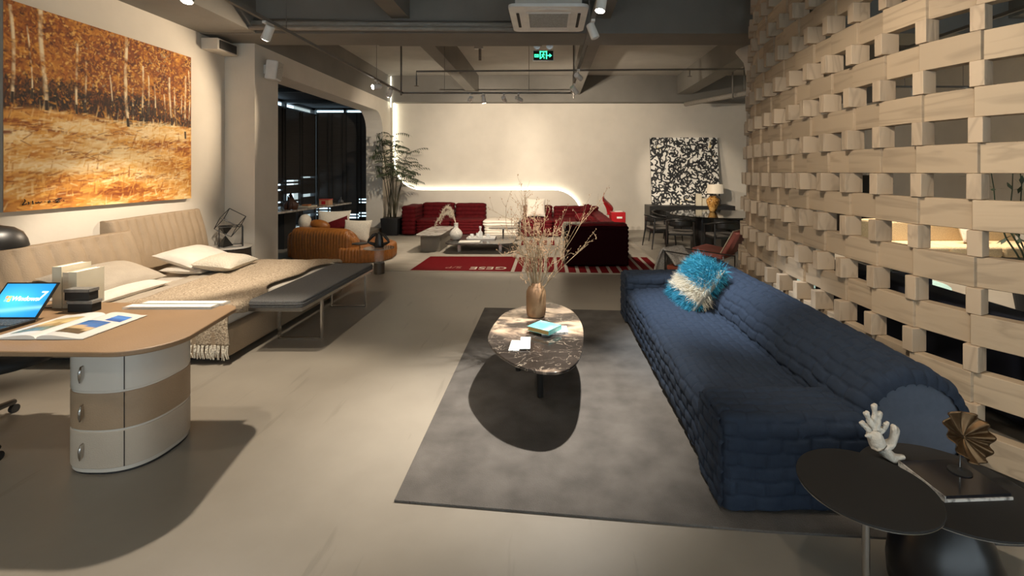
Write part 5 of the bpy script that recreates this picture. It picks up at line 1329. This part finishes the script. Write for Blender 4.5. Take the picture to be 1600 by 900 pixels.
tag(MB().box(-2.92,-2.87,7.5,7.55,0,.07).build('price_stand', M['paper']), 'small white price block on the floor by the glass side table', 'price tag')
bh = thing('animal_head_sculpture', 'black looped bull head sculpture on the round glass table', 'sculpture', (-2.74,7.56,.42))
MB().loft([[(-2.74+r*math.cos(a), 7.56+r*.7*math.sin(a), z) for a in np.linspace(0,2*PI,16,endpoint=False)] for r,z in ((.07,.421),(.085,.45),(.07,.50),(.065,.56),(.05,.62),(.025,.66),(.01,.675))]).build('head', M['black'], bh, smooth=True)
for s_ in (-1,1):
    MB().tube([(-2.74+s_*.03,7.55,.645),(-2.74+s_*.09,7.54,.62),(-2.74+s_*.15,7.53,.55),(-2.74+s_*.168,7.53,.515),(-2.74+s_*.12,7.54,.49),(-2.74+s_*.05,7.55,.47)], [.022,.024,.022,.02,.024,.03], 10).build('horn', M['black'], bh, smooth=True)
t = thing('side_table', 'tiny dark disc table on an amber pole in front of the amber sofa', 'side table', (-3.24,8.02,0))
MB().lathe([(.13,.405),(.13,.42)], (-3.24,8.02,0), 28).build('tabletop', M['black'], t)
MB().tube([(-3.24,8.02,.01),(-3.24,8.02,.405)], .009, 8).build('pole', M['amber'], t)
MB().lathe([(.10,0),(.10,.01)], (-3.24,8.02,0), 24).build('base', M['black'], t)
# alcove counter and its things
t = thing('marble_counter', 'long wedge shaped marble counter inside the dark alcove', 'counter', (-5.6,10.2,0))
MB().prism([(-6.1,8.0),(-5.40,8.0),(-5.28,9.6),(-5.12,12.15),(-5.25,12.25),(-6.1,11.2)], .81,.85).build('countertop', M['stone'], t, bevel=.006)
MB().box(-6.0,-5.6,9.9,10.35,.0,.81).build('pedestal', M['blackm'], t)
MB().box(-6.0,-5.5,8.2,8.3,0,.81).build('end_panel', M['blackm'], t)
t = thing('root_carving', 'gnarled brown root carving on the marble counter', 'sculpture', (-5.38,9.85,.851))
mb = MB(); g_ = np.random.default_rng(4)
for k in range(9):
    a = g_.random()*2*PI; p = Vector((-5.42+.09*math.cos(a),9.85+.09*math.sin(a),.855)); mb.tube([p+Vector((0,0,0.0)), p+Vector((.02*math.cos(a),0,.10)), p+Vector((-.05*math.cos(a),-.03*math.sin(a),.18)), p+Vector((-.07*math.cos(a)-.03,0,.24+.13*g_.random()))], [.045,.05,.035,.008], 8)
mb.build('root', mat('root_brown',(.09,.035,.018),.5,noise=(14,.4,(1,1,1))), t, smooth=True)
tag(MB().box(-5.62,-5.32,10.35,10.75,.851,.88).build('gift_box', M['cream'], bevel=.003), 'flat cream box on the counter right of the root carving', 'box')
tag(MB().box(-5.50,-5.36,10.42,10.56,.881,.915).build('tea_tin', mat('orange_tin',(.55,.20,.06),.4), bevel=.003), 'small orange tin on top of the flat cream box', 'tin')
t = thing('gift_tin', 'red and gold lidded tin toward the far end of the counter', 'tin', (-5.35,11.2,.851))
MB().box(-5.45,-5.22,11.1,11.3,.851,.97).build('body', mat('tin_gold',(.50,.28,.14),.4), t, bevel=.004); MB().box(-5.455,-5.215,11.095,11.305,.97,.995).build('lid', mat('tin_red',(.45,.06,.04),.4), t); MB().box(-5.39,-5.30,11.09,11.10,.87,.95).build('badge', M['lac'], t)
tag(MB().lathe([(.05,0),(.06,.04),(.05,.08),(.015,.11),(.015,.14),(.022,.155)], (-5.22,11.75,.851), 18).build('small_bottle', mat('grey_glaze',(.06,.06,.06),.3), smooth=True), 'small dark stoppered bottle at the far tip of the counter', 'bottle')
tag(MB().obox((-5.72,9.35,.856),(.34,.22,.01),(0,0,.3)).build('brochure', M['paper']), 'white brochure on the counter left of the root carving', 'brochure')
# ---------------------------------------------------------------- dining corner
sb = thing('sideboard', 'long black sideboard against the back wall under the squiggle painting', 'sideboard', (3.85,12.75,0))
MB().box(2.70,4.98,12.45,13.14,.04,.73).build('carcass', M['black'], sb, bevel=.006); MB().box(2.8,4.9,12.5,13.1,0,.04).build('plinth', M['blackm'], sb)
for i in range(4): MB().box(2.73+i*.56,3.27+i*.56,12.436,12.45,.07,.69).build('door', mat('sideboard_door%d' % i,(.018,.017,.016),.35), sb, bevel=.002)
def candle(x, h, lb): tag(MB().box(x,x+.13,12.52,12.64,.731,.731+h).build('paper_box', M['cream'], bevel=.003), lb, 'box')
candle(3.98,.32,'tall cream box on the black sideboard, left of the table lamp'); candle(4.13,.20,'short cream box on the black sideboard next to the tall one')
t = thing('table_lamp', 'table lamp with a pale drum shade on the black sideboard', 'lamp', (4.50,12.62,.731))
MB().lathe([(.10,0),(.14,.05),(.16,.14),(.12,.24),(.04,.29),(.02,.36)], (4.50,12.62,.731), 28).build('base', mat('lamp_base',(.02,.018,.016),.3), t, smooth=True)
MB().tube([(4.5,12.62,1.09),(4.5,12.62,1.11)], .01, 8).build('stem', M['chrome'], t)
MB().lathe([(.215,1.06),(.20,1.30),(.196,1.30),(.21,1.06)], (4.50,12.62,.0), 36).build('lamp_shade', emis('shade_linen', (.62,.52,.38), .25), t, smooth=False)
dt = thing('dining_table', 'large round black glossy dining table in front of the sideboard', 'dining table', (3.62,9.95,0))
M['gblack'] = mat('black_stone', (.014,.013,.012), .06, noise=(4,.4,(1,1,1)), spec=.7)
MB().lathe([(.95,.72),(.99,.73),(1.0,.745),(.99,.755)], (3.62,9.95,0), 72).build('tabletop', M['gblack'], dt)
MB().prism(oval(3.25,9.9,.20,.32,3,32), 0,.72).build('slab_leg', M['black'], dt, bevel=.005); MB().prism(oval(3.95,10.0,.20,.32,3,32), 0,.72).build('slab_leg', M['black'], dt, bevel=.005)
t = thing('amber_vase', 'mottled amber glass vase on the round black dining table', 'vase', (3.66,10.4,.756))
MB().lathe([(.055,0),(.07,.01),(.085,.06),(.12,.15),(.145,.22),(.14,.27),(.10,.31),(.065,.325),(.075,.345),(.06,.34)], (3.66,10.4,.756), 32).build('body', ramp_mat('amber_glaze', [(.35,(.10,.035,.008)),(.5,(.52,.24,.05)),(.65,(.75,.48,.18))], 14, rough=.2, distort=1), t, smooth=True)
M['seatg'] = mat('grey_seat', (.13,.115,.10), .8, bump=(120,.4))
def armchair(label, x, y, rz):
    """wooden armchair, faces local +y; curved top rail wraps to arms"""
    t = thing('dining_chair', label, 'chair', (x,y,0), 'black dining armchairs', rz)
    def P(nm, mb, m_, **k): return mb.build(nm, m_, t, world=False, **k)
    P('seat', MB().prism(rrect(-.25,.25,-.22,.26,.06), .41,.46), M['seatg'], bevel=.018, seg=3)
    P('seat_frame', MB().prism(rrect(-.255,.255,-.225,.265,.06), .385,.412), M['black'])
    for sx in (-1,1):
        P('leg', MB().tube([(sx*.29,.26,0),(sx*.265,.24,.35),(sx*.27,.22,.62)], [.012,.02,.015], 8), M['black'])
        P('leg', MB().tube([(sx*.29,-.28,0),(sx*.255,-.22,.40),(sx*.25,-.20,.66)], [.012,.02,.015], 8), M['black'])
    rail = [(-.275,.25,.625),(-.28,.05,.635),(-.26,-.16,.67),(-.16,-.27,.70),(0,-.31,.71),(.16,-.27,.70),(.26,-.16,.67),(.28,.05,.635),(.275,.25,.625)]
    P('arm_rail', MB().tube(rail, [.014,.018,.02,.022,.022,.022,.02,.018,.014], 8), M['black'], smooth=True)
    g3 = np.zeros((17,5,3))
    for i in range(17):
        a = -PI*.80+ (PI*.60)*i/16 
        for j in range(5): g3[i,j] = (.265*math.cos(a), -.05+.255*math.sin(a), .57+.032*j)
    P('backrest', MB().grid(g3), M['black'], smooth=True, solid=.018)
armchair('black dining armchair left of the round table, side on to the viewer', 2.42,10.2,-PI/2+.15)
armchair('black dining armchair nearest the viewer, its back turned to us', 2.66,9.42,-.25)
armchair('black dining armchair on the far left side of the round table', 2.78,11.05,-PI+.7)
armchair('black dining armchair second from the left on the near side of the round table', 3.35,8.98,.08)
armchair('black dining armchair at the right of the round table against the lattice edge', 4.15,8.92,.35)
# pink armchair
pk = thing('lounge_chair', 'dusty pink leather lounge chair on thin metal legs beside the lattice edge', 'armchair', (2.9,7.6,0))
pM = put((2.93,7.55,.36), (0,.50,-.75))
MB().box(-.035,.035,-.26,.26,-.05,.40).xf(pM).build('backrest', M['pink'], pk, bevel=.03, seg=3)
MB().box(-.05,-.036,-.25,.25,-.05,.39).xf(pM).build('cream_piping', M['cream'], pk, bevel=.004)
MB().obox((2.74,7.77,.32),(.52,.54,.11),(0,.1,-.75)).build('seat', M['pink'], pk, bevel=.035, seg=3)
for x, y in ((2.36,7.85),(2.72,8.18),(2.78,7.38),(3.12,7.72)): MB().tube([(x,y,0),(x*.9+.274,y*.9+.777,.30)], .011, 8).build('leg', M['chrome'], pk)
# black framed daybed chair with throws
fc = thing('frame_chair', 'black metal framed rust leather sling chair behind the blue sofa', 'armchair', (1.95,6.2,0))
A, B = Vector((1.60,6.42,0)), Vector((2.08,5.78,0)); nrm_ = Vector((.64,.48,0))*.50
Cc, D_ = A+nrm_, B+nrm_
M['rust'] = mat('rust_leather', (.20,.045,.022), .45)
for P_, Q_ in ((A,B),(Cc,D_)):
    MB().tube([P_, P_+Vector((0,0,.56)), Q_+Vector((0,0,.56)), Q_], .010, 6).build('side_frame', M['black'], fc)
MB().tube([A+Vector((0,0,.30)),B+Vector((0,0,.30)),D_+Vector((0,0,.30)),Cc+Vector((0,0,.30)),A+Vector((0,0,.30))], .010, 6).build('seat_rail', M['black'], fc)
MB().tube([A+Vector((0,0,.56)),Cc+Vector((0,0,.56))], .010, 6).build('cross_bar', M['black'], fc)
MB().prism([tuple((A+Vector((.02,0,0))).xy),tuple((B+Vector((.02,.02,0))).xy),tuple(D_.xy),tuple(Cc.xy)], .30,.37).build('sling_seat', M['rust'], fc, bevel=.02)
M['greyfur'] = mat('grey_fur', (.42,.39,.35), .95, noise=(50,.5,(1,1,1)), bump=(90,1))
M['whitefur'] = mat('white_fur', (.62,.59,.54), .95, noise=(40,.3,(1,1,1)), bump=(70,1))
mid = A.lerp(Cc,.5)
g3 = np.zeros((24,16,3))
for i in range(24):
    for j in range(16):
        u = i/23; v_ = j/15; p = A.lerp(Cc, v_)
        if u < .3: q_ = p+(B-A).normalized()*(.18*(1-u/.3)); z = .39+.19*(u/.3)
        else: f = (u-.3)/.7; q_ = p-(B-A).normalized()*(.02+.22*f**.8+.02*math.sin(v_*12)); z = .59-.55*f**1.3
        g3[i,j] = (q_.x, q_.y, z)
tag(MB().grid(g3).build('fur_throw', M['greyfur'], smooth=True, solid=.03), 'grey fleecy throw hanging over the end of the black framed chair', 'throw')
wt = thing('crumpled_throw', 'crumpled white knotted throw lying on the rust leather seat', 'throw', (1.98,6.25,.37))
mb = MB(); g_ = np.random.default_rng(2); cen = A.lerp(D_,.5)
for k in range(14):
    p = Vector((cen.x,cen.y,.40))+Vector((g_.normal(0,.09),g_.normal(0,.10),0)); pts_ = [p]; d_ = Vector(g_.normal(0,1,3)); d_.z *= .3
    for i in range(6): d_ = (d_.normalized()+Vector((g_.normal(0,.5),g_.normal(0,.5),g_.normal(0,.25)))); q_ = pts_[-1]+d_.normalized()*.045; q_.z = min(.50,max(.395,q_.z)); pts_.append(q_)
    mb.tube(pts_, .02+.008*g_.random(), 7)
mb.build('folds', M['whitefur'], wt, smooth=True)
# ---------------------------------------------------------------- beyond the lattice
M['sand'] = mat('sand_fabric', (.50,.38,.22), .9, noise=(60,.25,(1,1,1)), bump=(80,.5))
bs = thing('sofa', 'sand coloured sofa glimpsed through the lattice openings', 'sofa', (6.8,8.1,0))
MB().box(5.6,8.2,7.55,8.5,.08,.26).build('base', mat('taupe_sofa_base',(.12,.10,.075),.8), bs, bevel=.02)
for i in range(3): MB().box(5.62+i*.86,6.46+i*.86,7.5,8.3,.26,.44).build('seat_cushion', M['sand'], bs, bevel=.05, seg=3)
for i in range(3): MB().box(5.62+i*.86,6.46+i*.86,8.15,8.5,.40,.80).build('back_cushion', M['sand'], bs, bevel=.06, seg=3)
cush('cushion', 'white square cushion on the sand coloured sofa', put((7.15,7.90,.66),(1.2,0,.1)), .45,.42,.14, M['ivory'])
nv = thing('sofa', 'dark navy sofa standing close behind the lattice screen', 'sofa', (3.5,3.8,0))
MB().box(3.2,4.1,2.9,5.0,.05,.38).build('seat', mat('dark_navy',(.012,.015,.028),.85), nv, bevel=.05, seg=3)
MB().box(2.92,3.22,2.9,5.0,.05,.72).build('backrest', mat('dark_navy2',(.012,.015,.028),.85), nv, bevel=.07, seg=3)
for y in (2.7, 4.95): MB().box(2.94,4.1,y,y+.24,.05,.55).build('armrest', mat('dark_navy3',(.012,.015,.028),.85), nv, bevel=.06, seg=3)
tag(MB().prism(oval(4.7,7.0,1.1,.9,2,40), 0,.012).build('round_rug', mat('pale_turquoise_rug',(.33,.52,.50),.95,bump=(120,.5))), 'pale turquoise round rug glimpsed through the lattice', 'rug')
def blktable(x, y, z, r, lb):
    t = thing('side_table', lb, 'side table', (x,y,0)); MB().lathe([(r,z-.02),(r,z)], (x,y,0), 32).build('tabletop', M['black'], t)
    for k in range(3): a = k*2*PI/3; MB().tube([(x+r*.7*math.cos(a),y+r*.7*math.sin(a),0),(x+r*.7*math.cos(a),y+r*.7*math.sin(a),z-.02)], .012, 6).build('leg', M['black'], t)
blktable(5.05,6.6,.52,.26,'thin legged round black table seen through the lattice')
t = thing('floor_lamp', 'thin black floor lamp seen through the lattice openings', 'lamp', (6.5,9.3,0))
MB().tube([(6.5,9.3,0),(6.5,9.3,1.75)], .03, 8).build('pole', M['black'], t); MB().lathe([(.2,0),(.2,.02)], (6.5,9.3,0), 24).build('base', M['black'], t)
MB().box(6.5,6.85,9.28,9.32,1.38,1.43).box(6.5,6.8,9.28,9.32,1.55,1.58).build('arm', M['black'], t)
t = thing('dark_cabinet', 'tall dark cabinet against the back wall beyond the lattice', 'cabinet', (8.2,12.8,0))
MB().box(7.75,8.9,12.5,13.15,0,1.55).build('body', M['darkwood'], t, bevel=.006)
for i in range(2): MB().box(7.78+i*.56,8.32+i*.56,12.48,12.5,.05,1.5).build('door', M['black'], t)
t = thing('potted_plant', 'dark leafy branch plant beyond the right end of the lattice', 'potted plant', (5.6,5.4,0))
MB().lathe([(.14,0),(.19,.35),(.17,.35)], (5.6,5.4,0), 24).build('pot', M['blackm'], t)
mb = MB(); g_ = np.random.default_rng(9)
for k in range(6):
    p = Vector((5.6,5.4,.33)); d_ = Vector((g_.normal(0,.25),g_.normal(0,.25),1)); pts_ = [p]
    for i in range(8): d_ = d_.normalized()+Vector(g_.normal(0,.12,3)); pts_.append(pts_[-1]+d_.normalized()*.2)
    mb.tube(pts_, [.012-.001*i for i in range(9)], 5)
    for i in range(3,9):
        for q_ in range(3):
            dd = Vector(g_.normal(0,1,3)).normalized()*.12; s2 = dd.cross(Vector((0,0,1))).normalized()*.025; p = pts_[i]; mb.add([p,p+dd*.5+s2,p+dd,p+dd*.5-s2],[(0,1,2,3)])
mb.build('branches', M['leaf'], t)
